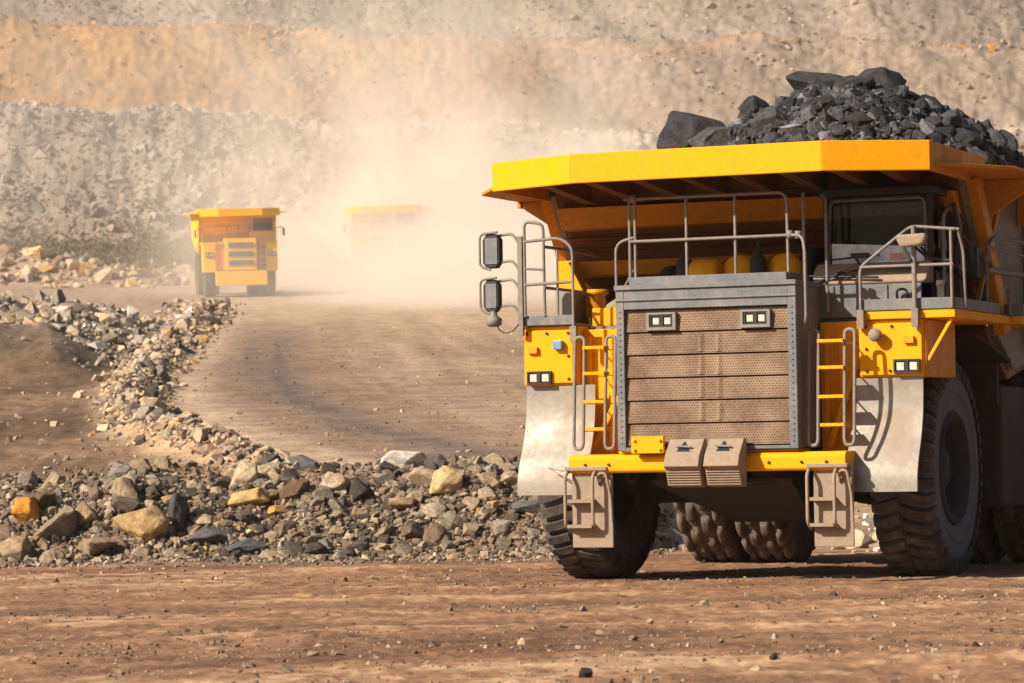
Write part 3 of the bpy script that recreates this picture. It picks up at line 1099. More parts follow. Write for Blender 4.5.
mb.build('hoist_bracket', M_YEL, T, bevel=.015)
mb = MB()
mb.lathe([(3.17, .10), (3.55, .10), (3.56, .14), (3.62, .14), (3.62, .001)], 18, axis='z', c=(-1.98, -.55, 0))
mb.build('filler_tank', M_FLNG, T)
mb = MB()
mb.tube(fillet([(-1.85, -.5, 3.35), (-1.6, -.6, 3.46), (-1.15, -.8, 3.46)], .15), .09, 14)
mb.build('exhaust_pipe', M_TAN, T)
mb = MB()
mb.box(-1.83, -1.12, -1.16, -.75, 3.132, 3.36)
mb.build('battery_box', M_YEL, T, bevel=.012)
mb = MB()
mb.box(-2.42, -2.20, -.9, -.4, 3.17, 3.62)
mb.build('grease_tank', M_SILV, T, bevel=.02)

# ---- right side: tank, guards
mb = MB()
mb.box(1.75, 2.62, 1.55, 2.95, .80, 2.34)
mb.build('fuel_tank', M_DARK, T, bevel=.06)
mb = MB()
mb.hexa([(1.4, .7, 2.93), (2.6, .5, 2.93), (2.75, 1.6, 2.62), (1.4, 1.6, 2.62)], [(1.4, .7, 2.98), (2.6, .5, 2.98), (2.75, 1.6, 2.67), (1.4, 1.6, 2.67)])
mb.box(1.5, 2.6, 1.45, 1.53, 2.1, 2.6)
mb.build('rear_mudguard', M_DARK, T)
mb = MB()
mb.box(2.0, 2.6, 1.1, 2.8, 3.19, 4.3)
mb.box(2.05, 2.55, 1.2, 2.7, 4.303, 4.4)
mb.build('control_cabinet', M_GREY, T, bevel=.03)

# ================================================================== TERRAIN
def lerp(a, b, t):
    return a + (b - a) * t


WIND = np.array([(-3.4, 52.2), (-4.6, 54.), (-5.9, 57.5), (-7.15, 62.5), (-8.6, 72), (-10.0, 87), (-11.3, 105), (-13.6, 140), (-16.5, 172)])


def wind_d(x, y):
    """signed distance in x to the windrow line at depth y"""
    return x - np.interp(y, WIND[:, 1], WIND[:, 0])


PY = np.array([0, 184, 212, 236, 250, 262, 275, 290, 332, 352, 420])
PZ = np.array([0, 10.8, 13.0, 16.4, 26.9, 27.8, 37.4, 38.3, 68., 71., 72.])


def berm_y(x):
    return 50.6 + 9 * sstep(.9, 4.5, x) + .5 * vnoise(x * .45, 3.3) + .3 * vnoise(x * 1.3, 6.1)


def H(x, y, fine=True):
    x = np.asarray(x, float)
    y = np.asarray(y, float)
    sh = sstep(.9, 4.5, x)
    yA, yB = lerp(48.7, 58., sh), lerp(52.9, 80., sh)
    ramp_ = 1.3 + .072 * (y - 52)
    far = sstep(195, 235, y)
    yy = y + far * (4. * vnoise(x / 33., 1.7) + 1.6 * vnoise(x / 9., 7.7))
    prof = np.interp(yy, PY, PZ)
    z = np.where(y < 184, np.maximum(ramp_, 0), prof)
    z = z * sstep(yA, yB, y)
    z = z - .045 * np.clip(x, -60, 60) * sstep(225, 255, y)
    # rubble berm
    bl = (1 - .85 * sstep(.9, 3.5, x))
    am = .45 + .30 * vnoise(x * .42, 8.8) + .14 * vnoise(x * 1.3, 2.2)
    z = z + bl * am * np.exp(-((y - berm_y(x)) / 1.15) ** 2)
    # windrow along the road edge
    wd = wind_d(x, y)
    k = sstep(52, 55, y) * (1 - sstep(150, 170, y))
    z = z + k * (.42 + .15 * vnoise(x * .8, y * .5, 4.)) * np.exp(-(wd / .6) ** 2)
    # gravel bank left of the windrow, and the hollows before it
    bank = sstep(84, 93, y + .5 * (x + 14)) * (1 - sstep(118, 140, y)) * sstep(.3, 3.5, -wd)
    z = z + bank * (1.1 + .7 * vnoise(x * .22, y * .12, 9.) + .3 * vnoise(x * .8, y * .5, 3.))
    side = sstep(1.5, 6, -wd) * sstep(50, 56, y) * (1 - sstep(75, 84, y))
    z = z + side * .75 * fbm(x * .3, y * .2, 1., 3)
    # foot-of-wall rubble ridge on the left
    z = z + sstep(6, 14, -wd) * np.exp(-((y - 217) / 4.5) ** 2) * (1.3 + .9 * vnoise(x * .22, 5.5))
    # broad undulation
    z = z + .05 * fbm(x * .25, y * .16, 2.2, 3) * sstep(0, 20, y)
    if fine:
        near = 1 - sstep(47, 50, y)
        # wheel ruts and graded ridges in the foreground, running nearly across the view
        u = y - .16 * x + 1.1 * vnoise(x * .22, y * .25, 6.) + .25 * vnoise(x * 1.1, y * .9, 4.)
        z = z + near * (.022 * vnoise(u * .9, x * .16, 1.) + .011 * vnoise(u * 3.1, x * .5, 2.) + .006 * vnoise(u * 6.3, x * 1.6, 3.))
        z = z + near * (.013 * fbm(x * 4.5, y * 3.6, 0, 4) + .008 * vnoise(x * 11., y * 8., 3.) + .03 * np.maximum(0, vnoise(x * 6., y * 5., 4.) - .45))
        rd = sstep(49, 53, y) * (1 - sstep(200, 230, y))
        z = z + rd * (.07 * fbm(x * .8, y * .35, 3., 4) + .03 * vnoise(x * 4, y * 1.5, 8.)) * (.25 + .75 * sstep(.0, 1.5, -wd))
        rub = bl * np.exp(-((y - berm_y(x)) / 1.6) ** 2) + k * np.exp(-(wd / .9) ** 2) * .8 + bank * .8
        z = z + np.clip(rub, 0, 1) * (.12 * fbm(x * 2.6, y * 2.6, 0, 3))
        w = sstep(228, 240, y)
        z = z + w * (.5 * vnoise(x * .16 + y * .12, y * .02, 2.) + .9 * fbm(x * .08, y * .08, 0, 3) + (.40 + .35 * (1 - sstep(248, 256, y))) * (fbm(x * .6, y * .6, 4., 4) + .8 * fbm(x * 1.7, y * 1.7, 9., 3)) + .3 * vnoise(x * .35 + y * .1, 3., 1.))
    return z


def terrain_colour(x, y, z):
    def C(*c):
        return np.array(c)[None, :]
    n = lambda s, k: fbm(x * s, y * s, k, 4)[:, None]
    u = y - .16 * x + 1.1 * vnoise(x * .22, y * .25, 6.) + .25 * vnoise(x * 1.1, y * .9, 4.)
    st = (.42 * vnoise(u * .9, x * .16, 1.) + .22 * vnoise(u * 3.1, x * .5, 2.) + .45 * fbm(x * .8, y * .5, 3., 4) + .55 * fbm(x * 4.5, y * 3., 8., 3))[:, None]
    fg = lerp(C(.15, .073, .042), C(.38, .21, .115), np.clip(.55 + .75 * st + .25 * n(.2, 2.), 0, 1))
    fg = lerp(fg, C(.52, .36, .23), np.clip((st - .26) * 2., 0, .55))
    for u0, sg, k0 in ((27.2, .45, .6), (30.6, .35, .45), (34., .6, .7), (38.5, .7, .6), (42., .6, .5)):
        fg = lerp(fg, C(.15, .082, .048), (np.exp(-((u - u0) / sg) ** 2) * k0 * np.clip(.7 + .9 * vnoise(x * .35, u0), 0, 1))[:, None])
    for u0 in (28.6, 29.9, 35.6, 37.0, 40.4):      # tread prints: short dark and light bars across each wheel track
        k = np.exp(-((u - u0) / .33) ** 4) * np.clip(.5 + 1.1 * vnoise(x * .22, u0 * 3.), 0, 1)
        bars = sstep(-.15, .15, np.sin((x + .35 * np.abs(u - u0)) * 2 * np.pi / .42))
        fg = lerp(fg, lerp(C(.17, .092, .052), C(.40, .23, .12), bars[:, None]), (k * .55)[:, None])
    wet = (np.exp(-((y - 46.6 - .1 * x) / 1.3) ** 2) * .35)[:, None]
    fg = lerp(fg, C(.13, .08, .055), wet)
    road = lerp(C(.31, .21, .145), C(.50, .35, .225), np.clip(.5 + .9 * n(.12, 5.), 0, 1))
    wd = wind_d(x, y)
    wob = .9 * vnoise(y * .035, 1.)
    st2 = (.6 * vnoise(wd * 1.1 + wob, y * .03, 3.) + .4 * vnoise(wd * 3.1 + wob, y * .05, 6.))[:, None]
    road = lerp(C(.27, .18, .118), C(.43, .30, .195), np.clip(.55 + .6 * n(.10, 5.) + .7 * st2, 0, 1))
    track = (np.exp(-((wd - 4.2 + wob) / 1.7) ** 2) * (1 - .8 * sstep(95, 150, y)))[:, None]
    road = lerp(road, C(.125, .094, .084), np.clip(track * (.85 + .5 * st2), 0, 1))
    track2 = (np.exp(-((wd - 7.6 + wob) / .8) ** 2) * .45 * (1 - sstep(85, 130, y)))[:, None]
    road = lerp(road, C(.25, .18, .14), track2)
    road = lerp(road, C(.56, .42, .29), (np.exp(-((wd - 1.5 + .5 * wob) / .7) ** 2) * .6)[:, None])
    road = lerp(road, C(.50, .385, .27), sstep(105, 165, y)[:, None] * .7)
    left = sstep(.2, 1.5, -wd)[:, None]
    dirt = lerp(C(.07, .044, .030), C(.26, .165, .10), np.clip(.45 + 1.2 * fbm(x * .25, y * .12, 6., 4), 0, 1)[:, None])
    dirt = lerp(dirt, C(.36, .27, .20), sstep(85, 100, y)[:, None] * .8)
    road = lerp(road, dirt, left)
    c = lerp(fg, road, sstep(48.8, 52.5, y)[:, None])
    # berm soil
    bm_ = (np.exp(-((y - berm_y(x)) / 1.7) ** 2) * (1 - .7 * sstep(.9, 3.5, x)))[:, None]
    c = lerp(c, lerp(C(.09, .066, .05), C(.22, .16, .11), np.clip(.5 + 1.3 * n(1.1, 3.), 0, 1)), np.clip(bm_ * 1.2, 0, 1))
    # rock faces
    h = z + .045 * np.clip(x, -60, 60)
    grey = lerp(C(.165, .133, .113), C(.31, .258, .22), np.clip(.5 + .9 * n(.09, 1.), 0, 1))
    ochre = lerp(C(.22, .108, .038), C(.37, .205, .08), np.clip(.5 + 1.0 * n(.07, 4.), 0, 1))
    brown = lerp(C(.105, .078, .066), C(.265, .20, .155), np.clip(.5 + 1.7 * fbm((x + h * .9) * .10, h * .035, 7., 4), 0, 1)[:, None])
    hh = h + 1.6 * vnoise(x * .08, 2.) + .6 * vnoise(x * .3, 5.)
    ro = sstep(-6, 6, x + (h - 34) * .55 + 3 * vnoise(h * .2, x * .05))[:, None]    # ochre gives way to brown on the right
    w2 = lerp(ochre, brown, ro)
    wall = lerp(grey, w2, sstep(27.0, 28.6, hh)[:, None])
    wall = lerp(wall, lerp(grey, brown, .5), sstep(37.2, 38.8, hh)[:, None])
    wall = lerp(wall, ochre * 1.1, (np.exp(-((hh - 37.8) / .8) ** 2) * .7)[:, None] * (1 - ro * .5))
    wall = lerp(wall, C(.16, .125, .105), (np.exp(-((hh - 25.6) / 1.5) ** 2) * .55 * np.clip(.7 + vnoise(x * .1, 4.), 0, 1))[:, None])  # ledge shadow painted as a darker band below the bench edge
    pale = C(.56, .46, .36)
    wall = lerp(wall, pale, (np.exp(-((hh - 27.8) / .7) ** 2) * .55)[:, None])
    c = lerp(c, wall, sstep(226, 240, y)[:, None])
    return np.clip(c, 0, 1)


# one polar sheet: fine in front of the camera, coarse at the sides
az = np.concatenate([np.linspace(-48, -13, 70)[:-1], np.linspace(-13, 13, 760), np.linspace(13, 48, 70)[1:]])
az = np.radians(az)
dd = np.concatenate([np.linspace(1, 19, 30)[:-1], np.linspace(19, 50, 520)[:-1], np.linspace(50, 100, 170)[:-1], np.linspace(100, 228, 140)[:-1],
                     np.linspace(228, 350, 260)[:-1], np.linspace(350, 420, 12)])
A, Dm = np.meshgrid(az, dd)
gx, gy = (np.tan(A) * Dm).ravel(), Dm.ravel()
gz = H(gx, gy)
gc = terrain_colour(gx, gy, gz)
na, ndp = len(az), len(dd)
ii = (np.arange(ndp - 1)[:, None] * na + np.arange(na - 1)[None, :]).ravel()
gf = np.stack([ii, ii + 1, ii + 1 + na, ii + na], 1)
M_GROUND = mat_rock('quarry_earth', True, grit=14., sc=1.1, bump=.7, dist=.035, var=.30)
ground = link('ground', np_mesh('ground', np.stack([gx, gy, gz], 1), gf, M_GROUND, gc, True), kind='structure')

# ================================================================== ROCKS
import bmesh


def ico(sub):
    bm = bmesh.new()
    bmesh.ops.create_icosphere(bm, subdivisions=sub, radius=1)
    bm.verts.ensure_lookup_table()
    v = np.array([q.co[:] for q in bm.verts])
    f = np.array([[q.index for q in k.verts] for k in bm.faces])
    bm.free()
    return v / np.linalg.norm(v, axis=1)[:, None], f


ICO = {s: ico(s) for s in (1, 2, 3, 4)}


def rock_shape(sub, r, planes=12, rough=.06):
    """angular broken stone: hull of random points; the larger ones get chipped edges"""
    n = {1: 9, 2: 13, 3: 20}[sub]
    d = r.normal(size=(n, 3))
    d /= np.linalg.norm(d, axis=1)[:, None]
    d *= r.uniform(.72, 1.12, n)[:, None]
    bm = bmesh.new()
    for p in d:
        bm.verts.new(p)
    q = bmesh.ops.convex_hull(bm, input=bm.verts)
    bmesh.ops.delete(bm, geom=list({e for e in q['geom_interior'] + q['geom_unused'] if isinstance(e, bmesh.types.BMVert)}), context='VERTS')
    if sub >= 3:
        bmesh.ops.dissolve_limit(bm, angle_limit=math.radians(16), verts=bm.verts, edges=bm.edges)
        bmesh.ops.bevel(bm, geom=bm.edges[:], offset=.045, segments=1, affect='EDGES')
        bmesh.ops.triangulate(bm, faces=bm.faces[:])
        bmesh.ops.subdivide_edges(bm, edges=[e for e in bm.edges if e.calc_length() > .3], cuts=2, use_grid_fill=True)
        bmesh.ops.triangulate(bm, faces=bm.faces[:])
        o = r.uniform(0, 40, 3)
        for v in bm.verts:
            c = v.co
            k = float(fbm(c.x * 2.2 + o[0], c.y * 2.2 + o[1], c.z * 2.2 + o[2], 3))
            v.co = c * (1 + rough * 1.3 * k)
    else:
        bmesh.ops.triangulate(bm, faces=bm.faces[:])
    bmesh.ops.recalc_face_normals(bm, faces=bm.faces[:])
    bm.verts.index_update()
    v = np.array([q.co[:] for q in bm.verts])
    f = np.array([[q.index for q in k.verts] for k in bm.faces])
    bm.free()
    return v, f


def rot_mats(n, r, flat=.5):
    """random rotations: yaw free, tilt limited"""
    q = r.normal(size=(n, 4))
    q[:, 1:3] *= flat
    q /= np.linalg.norm(q, axis=1)[:, None]
    w, x, y, z = q.T
    return np.stack([np.stack([1 - 2 * (y * y + z * z), 2 * (x * y - z * w), 2 * (x * z + y * w)], -1),
                     np.stack([2 * (x * y + z * w), 1 - 2 * (x * x + z * z), 2 * (y * z - x * w)], -1),
                     np.stack([2 * (x * z - y * w), 2 * (y * z + x * w), 1 - 2 * (x * x + y * y)], -1)], 1)


def scatter(name, pos, size, col, mat, sub=1, seed=1, nt=10, squash=(.75, 1.)):
    r = np.random.default_rng(seed)
    n = len(pos)
    T_ = [rock_shape(sub, r, 9, .05) for _ in range(nt)]
    R = rot_mats(n, r, .8)
    sc = size[:, None] * r.uniform(.7, 1.15, (n, 3)) * np.array([1, 1, 1])
    sc[:, 2] *= r.uniform(*squash, n)
    which = r.integers(0, nt, n)
    V_, F_, C_ = [], [], []
    off = 0
    for t in range(nt):
        idx = np.where(which == t)[0]
        if not len(idx):
            continue
        v, f = T_[t]
        p = np.einsum('nij,vj->nvi', R[idx], v) * sc[idx][:, None, :] + pos[idx][:, None, :]
        V_.append(p.reshape(-1, 3))
        F_.append((f[None] + (off + np.arange(len(idx)) * len(v))[:, None, None]).reshape(-1, 3))
        C_.append(np.repeat(col[idx], len(v), 0))
        off += len(idx) * len(v)
    return np_mesh(name, np.concatenate(V_), np.concatenate(F_), mat, np.concatenate(C_))


PAL = {
    'grey': [(.30, .25, .20), (.38, .32, .255), (.24, .205, .17)],
    'tan': [(.44, .34, .235), (.50, .39, .27), (.40, .30, .20)],
    'dark': [(.10, .080, .064), (.125, .10, .08), (.16, .125, .096)],
    'brown': [(.24, .165, .115), (.30, .21, .14), (.20, .14, .10)],
    'ochre': [(.58, .36, .13), (.62, .40, .17), (.52, .30, .10)],
    'white': [(.62, .57, .50), (.55, .51, .46)],
}


def palette(n, r, weights):
    ks = list(weights)
    p = np.array([weights[k] for k in ks], float)
    pick = r.choice(len(ks), n, p=p / p.sum())
    out = np.zeros((n, 3))
    for i in range(n):
        c = PAL[ks[pick[i]]]
        out[i] = np.array(c[r.integers(len(c))]) * r.uniform(.8, 1.2)
    return out


M_STUFF = mat_rock('loose_rock', True, sc=5., bump=.5, dist=.03, var=.25)
M_BOULD = mat_rock('boulder_stone', False, sc=3.2, bump=.8, dist=.05, var=.38)

# --- single rocks of the berm
R_ = np.random.default_rng(21)
TEMPL = []
for k in range(26):
    v, f = rock_shape(3, R_, 11, .09)
    TEMPL.append(np_mesh('rock', v, f, M_BOULD))
HERO = []


def place_rock(x, y, size, colour, label, group=None, rot=None, squash=(1, 1, 1), tmpl=None, sink=.25, z=None, name='rock', category='rock'):
    o = bpy.data.objects.new(name, TEMPL[tmpl if tmpl is not None else random.randrange(len(TEMPL))])
    COL.objects.link(o)
    zz = float(H(x, y)) if z is None else z
    o.scale = (size * squash[0], size * squash[1], size * squash[2])
    o.rotation_euler = rot or (random.uniform(-.6, .6), random.uniform(-.6, .6), random.uniform(0, 6.28))
    o.location = (x, y, zz + size * squash[2] * (1 - 2 * sink) * .75)
    o.color = (colour[0], colour[1], colour[2], 1)
    tag(o, label, category, group)
    return o


def gpx(px, py):
    """ground point seen at a pixel of the photograph (used once, to lay the rocks out on the berm)"""
    F, a, cr, sr = 3200., math.atan((452 - 341.5) / 3200), math.cos(.016), math.sin(.016)
    u, v = px - 512, 341.5 - py
    u, v = u * cr + v * sr, -u * sr + v * cr
    d = np.array([u / F, math.cos(a) - v / F * math.sin(a), math.sin(a) + v / F * math.cos(a)])
    t = np.arange(20, 330, .1)
    x, y, zz = d[0] * t, d[1] * t, 1.6 + d[2] * t
    h = H(x, y, False)
    i = np.argmax(zz < h)
    return (x[i], y[i]) if zz[i] < h[i] else (x[-1], y[-1])


# px, py (where the rock's middle is), half size in m, colour, squash, label
hero_list = [
    (405, 463, .34, (.66, .62, .56), (1.35, .9, .75), 'large white rounded boulder perched on top of the rubble berm'),
    (27, 516, .30, (.66, .28, .05), (1.0, .9, 1.0), 'bright orange rock at the left end of the rubble berm'),
    (245, 481, .36, (.58, .45, .29), (1.2, .9, .75), 'big cream boulder where the windrow meets the berm'),
    (250, 500, .32, (.66, .45, .18), (1.5, .8, .6), 'long pale yellow slab lying on the berm below the cream boulder'),
    (277, 505, .17, (.62, .38, .10), (1.1, .9, .8), 'small ochre yellow rock on the berm beside the brown slab'),
    (298, 493, .30, (.17, .11, .07), (1.5, .7, .75), 'flat dark brown slab tilted on the berm'),
    (446, 487, .34, (.60, .44, .22), (1.25, .9, .8), 'large sandy yellow block on the berm right of the white boulder'),
    (172, 498, .22, (.55, .38, .17), (1.4, .8, .7), 'tan yellow slab on the berm above the dark leaning slab'),
    (180, 522, .40, (.10, .095, .10), (.5, .9, 1.25), 'tall dark grey slab leaning against the ochre streaked boulder'),
    (145, 530, .42, (.46, .31, .155), (1.4, 1., .8), 'wide ochre streaked brown boulder in the front of the berm'),
    (100, 549, .30, (.36, .265, .185), (1.1, 1., .85), 'rounded brown boulder at the foot of the berm, dark on its right side'),
    (15, 553, .36, (.42, .31, .20), (1.3, 1., .7), 'tan boulder at the very foot of the berm at the left edge'),
    (215, 535, .34, (.15, .145, .15), (1.6, .9, .5), 'flat charcoal slab lying on the front of the berm'),
    (240, 546, .28, (.13, .13, .14), (1.6, .9, .5), 'lower charcoal slab at the foot of the berm'),
    (58, 531, .42, (.33, .255, .185), (1.1, 1., .9), 'grey brown boulder beside the orange rock'),
    (85, 521, .26, (.50, .36, .20), (.9, .9, 1.), 'upright tan rock between the grey brown boulder and the streaked boulder'),
    (436, 510, .26, (.55, .46, .36), (1.1, .9, .8), 'pale pinkish rock below the sandy yellow block'),
    (455, 523, .24, (.33, .28, .22), (1.2, .9, .8), 'grey tan rock with a shaded right face low on the berm'),
    (126, 503, .24, (.17, .13, .10), (1.2, .9, .8), 'dark brown rock on the crest left of the tan yellow slab'),
    (305, 464, .24, (.16, .15, .15), (1.4, .9, .7), 'dark grey rock on the far crest of the berm'),
    (437, 467, .22, (.14, .125, .115), (1.1, .9, .9), 'dark brown rock just right of the white boulder'),
    (508, 480, .20, (.46, .36, .25), (1.2, .9, .8), 'tan rock on the crest near the mudguard of the big truck'),
    (535, 512, .26, (.16, .15, .145), (1.5, .8, .6), 'dark flat rock beside the front tyre of the big truck'),
    (395, 507, .24, (.45, .31, .19), (1.5, .9, .6), 'pinkish brown flat rock in the middle of the berm'),
]
for px, py, sz, c, sq, lab in hero_list:
    x, y = gpx(px, py + 6)
    place_rock(x, y, sz * .95, c, lab, None, (random.uniform(-.25, .25), random.uniform(-.25, .25), random.uniform(-.5, .5)), sq, sink=.2)
    HERO.append((x, y, sz))

KINDS = [('grey', 'grey angular rock in the rubble berm', 'grey rocks of the berm', .28),
         ('tan', 'tan sandy rock in the rubble berm', 'tan rocks of the berm', .36),
         ('dark', 'dark charcoal rock in the rubble berm', 'dark rocks of the berm', .22),
         ('brown', 'reddish brown rock in the rubble berm', 'brown rocks of the berm', .14)]
placed = list(HERO)
count = 0
tries = 0
while count < 262 and tries < 20000:
    tries += 1
    x = R_.uniform(-8.2, 1.6)
    y = float(berm_y(x)) + R_.normal(-.1, .95)
    if y < 48.3 or y > 54.2:
        continue
    s = float(np.clip(R_.lognormal(math.log(.15), .42), .09, .32))
    if any((x - a) ** 2 + (y - b) ** 2 < (.62 * (s + c)) ** 2 for a, b, c in placed):
        continue
    placed.append((x, y, s))
    k = R_.choice(4, p=[q[3] for q in KINDS])
    nm, lab, grp, _ = KINDS[k]
    c = np.array(random.choice(PAL[nm])) * R_.uniform(.8, 1.25)
    place_rock(x, y, s, c, lab, grp, None, (random.uniform(.8, 1.4), random.uniform(.8, 1.2), random.uniform(.6, 1.)), sink=random.uniform(.25, .55))
    count += 1

# --- rubble too small to count: berm, windrow, bank, road, walls, foreground crumbs
r = np.random.default_rng(5)
P_, S_, C_ = [], [], []


def put(x, y, s, c, lift=.2):
    z = H(x, y) + s * lift
    P_.append(np.stack([x, y, z], 1))
    S_.append(s)
    C_.append(c)


n = 19000
x = r.uniform(-9.5, 2.6, n)
y = berm_y(x) + r.normal(-.25, 1.25, n)
ok = (y > 47.8)
x, y = x[ok], y[ok]
s = np.clip(r.lognormal(math.log(.036), .55, len(x)), .012, .14)
put(x, y, s, palette(len(x), r, {'grey': 2.2, 'tan': 2.6, 'dark': 3.8, 'brown': 5, 'white': .1, 'ochre': .1}) * .82)
n = 2200         # crumbs spilled in front of the berm
x = r.uniform(-9.5, 1.5, n)
y = 48.9 - r.exponential(.75, n)
s = np.clip(r.lognormal(math.log(.025), .5, n), .01, .09)
put(x, y, s, palette(n, r, {'grey': 1.2, 'tan': 1.5, 'dark': 3, 'brown': 5}))
n = 500          # right of the truck and beneath it
x = r.uniform(2.5, 11, n)
y = r.uniform(49, 66, n)
s = np.clip(r.lognormal(math.log(.09), .5, n), .03, .3)
put(x, y, s, palette(n, r, {'grey': 3, 'tan': 4, 'white': 2}))
n = 7000         # windrow
y = 52.5 + 115 * r.uniform(0, 1, n) ** 1.3
x = np.interp(y, WIND[:, 1], WIND[:, 0]) + r.normal(0, .30, n) * (1 + (y - 50) / 90)
s = np.clip(r.lognormal(math.log(.06), .5, n), .02, .26) * (1 + (y - 50) / 160)
put(x, y, s, palette(n, r, {'grey': 2, 'tan': 5, 'dark': 1, 'brown': 2, 'ochre': .3}))
gravel = link('gravel', scatter('gravel', np.concatenate(P_), np.concatenate(S_), np.concatenate(C_), M_STUFF, 2, 3))
tag(gravel, 'small loose stones filling the berm and the windrow along the road', 'gravel', kind='stuff')
P_, S_, C_ = [], [], []
n = 7500         # gravel bank on the left
y = r.uniform(84, 142, n)
x = np.interp(y, WIND[:, 1], WIND[:, 0]) - r.uniform(0, 1, n) ** .8 * 17
s = np.clip(r.lognormal(math.log(.115), .5, n), .05, .48)
dens = fbm(x * .2, y * .1, 2., 3) + .25 * sstep(88, 100, y)
ok = dens > -.12
c = palette(n, r, {'grey': 5, 'tan': 3, 'white': 1, 'dark': .8, 'ochre': .35})
put(x[ok], y[ok], s[ok], c[ok])
n = 900          # rubble ridge before the wall
x = r.uniform(-48, -17, n)
y = 217 + r.normal(0, 4, n)
s = np.clip(r.lognormal(math.log(.30), .5, n), .1, 1.0)
put(x, y, s, palette(n, r, {'tan': 5, 'ochre': 1, 'brown': 2, 'grey': 2}))
n = 900         # stray stones on dirt and road
y = r.uniform(50, 120, n)
x = r.uniform(-.17, .03, n) * y
rw = x - np.interp(y, WIND[:, 1], WIND[:, 0])
ok = (rw < 1.5) | (r.uniform(0, 1, n) < .12)
x, y = x[ok], y[ok]
n = len(x)
s = np.clip(r.lognormal(math.log(.05), .5, n), .02, .22)
put(x, y, s, palette(n, r, {'tan': 3, 'brown': 3, 'grey': 2}))
n = 4500         # grit on the haul road
y = r.uniform(52, 125, n)
x = r.uniform(-.13, .03, n) * y
s = np.clip(r.lognormal(math.log(.018), .45, n), .008, .05)
gcol = terrain_colour(x, y, H(x, y)) * r.uniform(.55, 1.35, (n, 1))
put(x, y, s, np.clip(gcol, 0, .8), .2)
bank = link('rubble', scatter('rubble', np.concatenate(P_), np.concatenate(S_), np.concatenate(C_), M_STUFF, 2, 4))
tag(bank, 'grey and tan rubble heaped beside the haul road on the left', 'rubble', kind='stuff')
P_, S_, C_ = [], [], []
n = 60000        # scree on the rock faces
y = r.uniform(233, 302, n)
x = r.uniform(-.19, .19, n) * y
hz = H(x, y, False) + .045 * np.clip(x, -60, 60)
zone = fbm(x * .06, y * .06, 3., 3)
lft = 1 - sstep(-14, 6, x)
low = 1 - sstep(27.5, 29, hz)
keep = r.uniform(0, 1, n) < np.clip(low * (.35 + .65 * lft) + (1 - low) * (.10 + .25 * lft * sstep(.0, .35, zone + .2)) + .12 * zone, .06, 1)
x, y, hz = x[keep], y[keep], hz[keep]
n = len(x)
s = np.clip(r.lognormal(math.log(.17), .5, n), .07, .9)
zc = H(x, y)
base = terrain_colour(x, y, zc)
c = base * r.uniform(.7, 1.6, (n, 1)) * (1 + .06 * r.normal(size=(n, 3)))
put(x, y, s, np.clip(c, 0, .8), .1)
scree = link('scree', scatter('scree', np.concatenate(P_), np.concatenate(S_), np.concatenate(C_), M_STUFF, 1, 6))
tag(scree, 'loose blocks and scree covering the pit walls', 'scree', kind='stuff')
P_, S_, C_ = [], [], []
n = 22000        # clods on the foreground dirt
y = r.uniform(20.5, 45.5, n)
x = r.uniform(-.19, .19, n) * y
s = np.clip(r.lognormal(math.log(.012), .6, n), .004, .07)
line = vnoise((y - .16 * x) * 2.2, x * .08, 5.) + .5 * vnoise(x * .4, y * .4, 2.)
ok = r.uniform(0, 1, n) < np.clip(.25 + .9 * line, .05, 1)
c = palette(n, r, {'brown': 6, 'tan': 3, 'grey': .8, 'dark': 1})
put(x[ok], y[ok], s[ok], c[ok] * .85, .1)
clods = link('dirt_clods', scatter('dirt_clods', np.concatenate(P_), np.concatenate(S_), np.concatenate(C_), M_STUFF, 1, 8))
tag(clods, 'small clods and pebbles strewn over the brown foreground dirt', 'clods', kind='stuff')
for px, py, sz, c, lab in ((186, 633, .035, (.16, .13, .11), 'lone dark grey stone on the open dirt at lower left'),
                           (774, 663, .04, (.07, .06, .055), 'lone black stone on the dirt below the tow pads'),
                           (586, 680, .06, (.06, .05, .045), 'black clod on the dirt at the bottom edge'),
                           (976, 647, .035, (.08, .065, .055), 'small dark clod on the dirt at lower right')):
    x, y = gpx(px, py)
    place_rock(x, y, sz, c, lab, None, None, (1.2, 1, .8), sink=.15)

# dry scrub at the foot of the wall, far left
nb, nl = 420, 110
bx = r.uniform(-47, -19, nb)
by = 228 + r.normal(0, 4.2, nb)
bh = r.uniform(.5, 1.3, nb) * (1 - .5 * sstep(-27, -18, bx))
bz = H(bx, by)
rep = np.repeat(np.arange(nb), nl)
n = nb * nl
q = r.normal(size=(n, 3))
q /= np.linalg.norm(q, axis=1)[:, None]
q *= (r.uniform(.2, 1, n) ** .5 * r.uniform(.75, 1.2, n))[:, None]
cen = np.stack([bx, by, bz + bh * .55], 1)[rep] + q * (bh[:, None] * np.array([1.2, 1.2, .75]))[rep]
e1, e2 = r.normal(size=(n, 3)), r.normal(size=(n, 3))
e1 *= (.13 / np.linalg.norm(e1, axis=1))[:, None]
e2 *= (.09 / np.linalg.norm(e2, axis=1))[:, None]
cv = [np.concatenate([cen - e1, cen + e2, cen + e1, cen - e2])]
i = np.arange(n)
cf = [np.stack([i, i + n, i + 2 * n, i + 3 * n], 1)]
M_SCRUB = mat_simple('dry_scrub', (.15, .125, .075), .9, 0, .1)
scrub = link('undergrowth', np_mesh('undergrowth', np.concatenate(cv), np.concatenate(cf), M_SCRUB))
tag(scrub, 'band of dry olive scrub at the foot of the grey wall', 'scrub', kind='stuff')

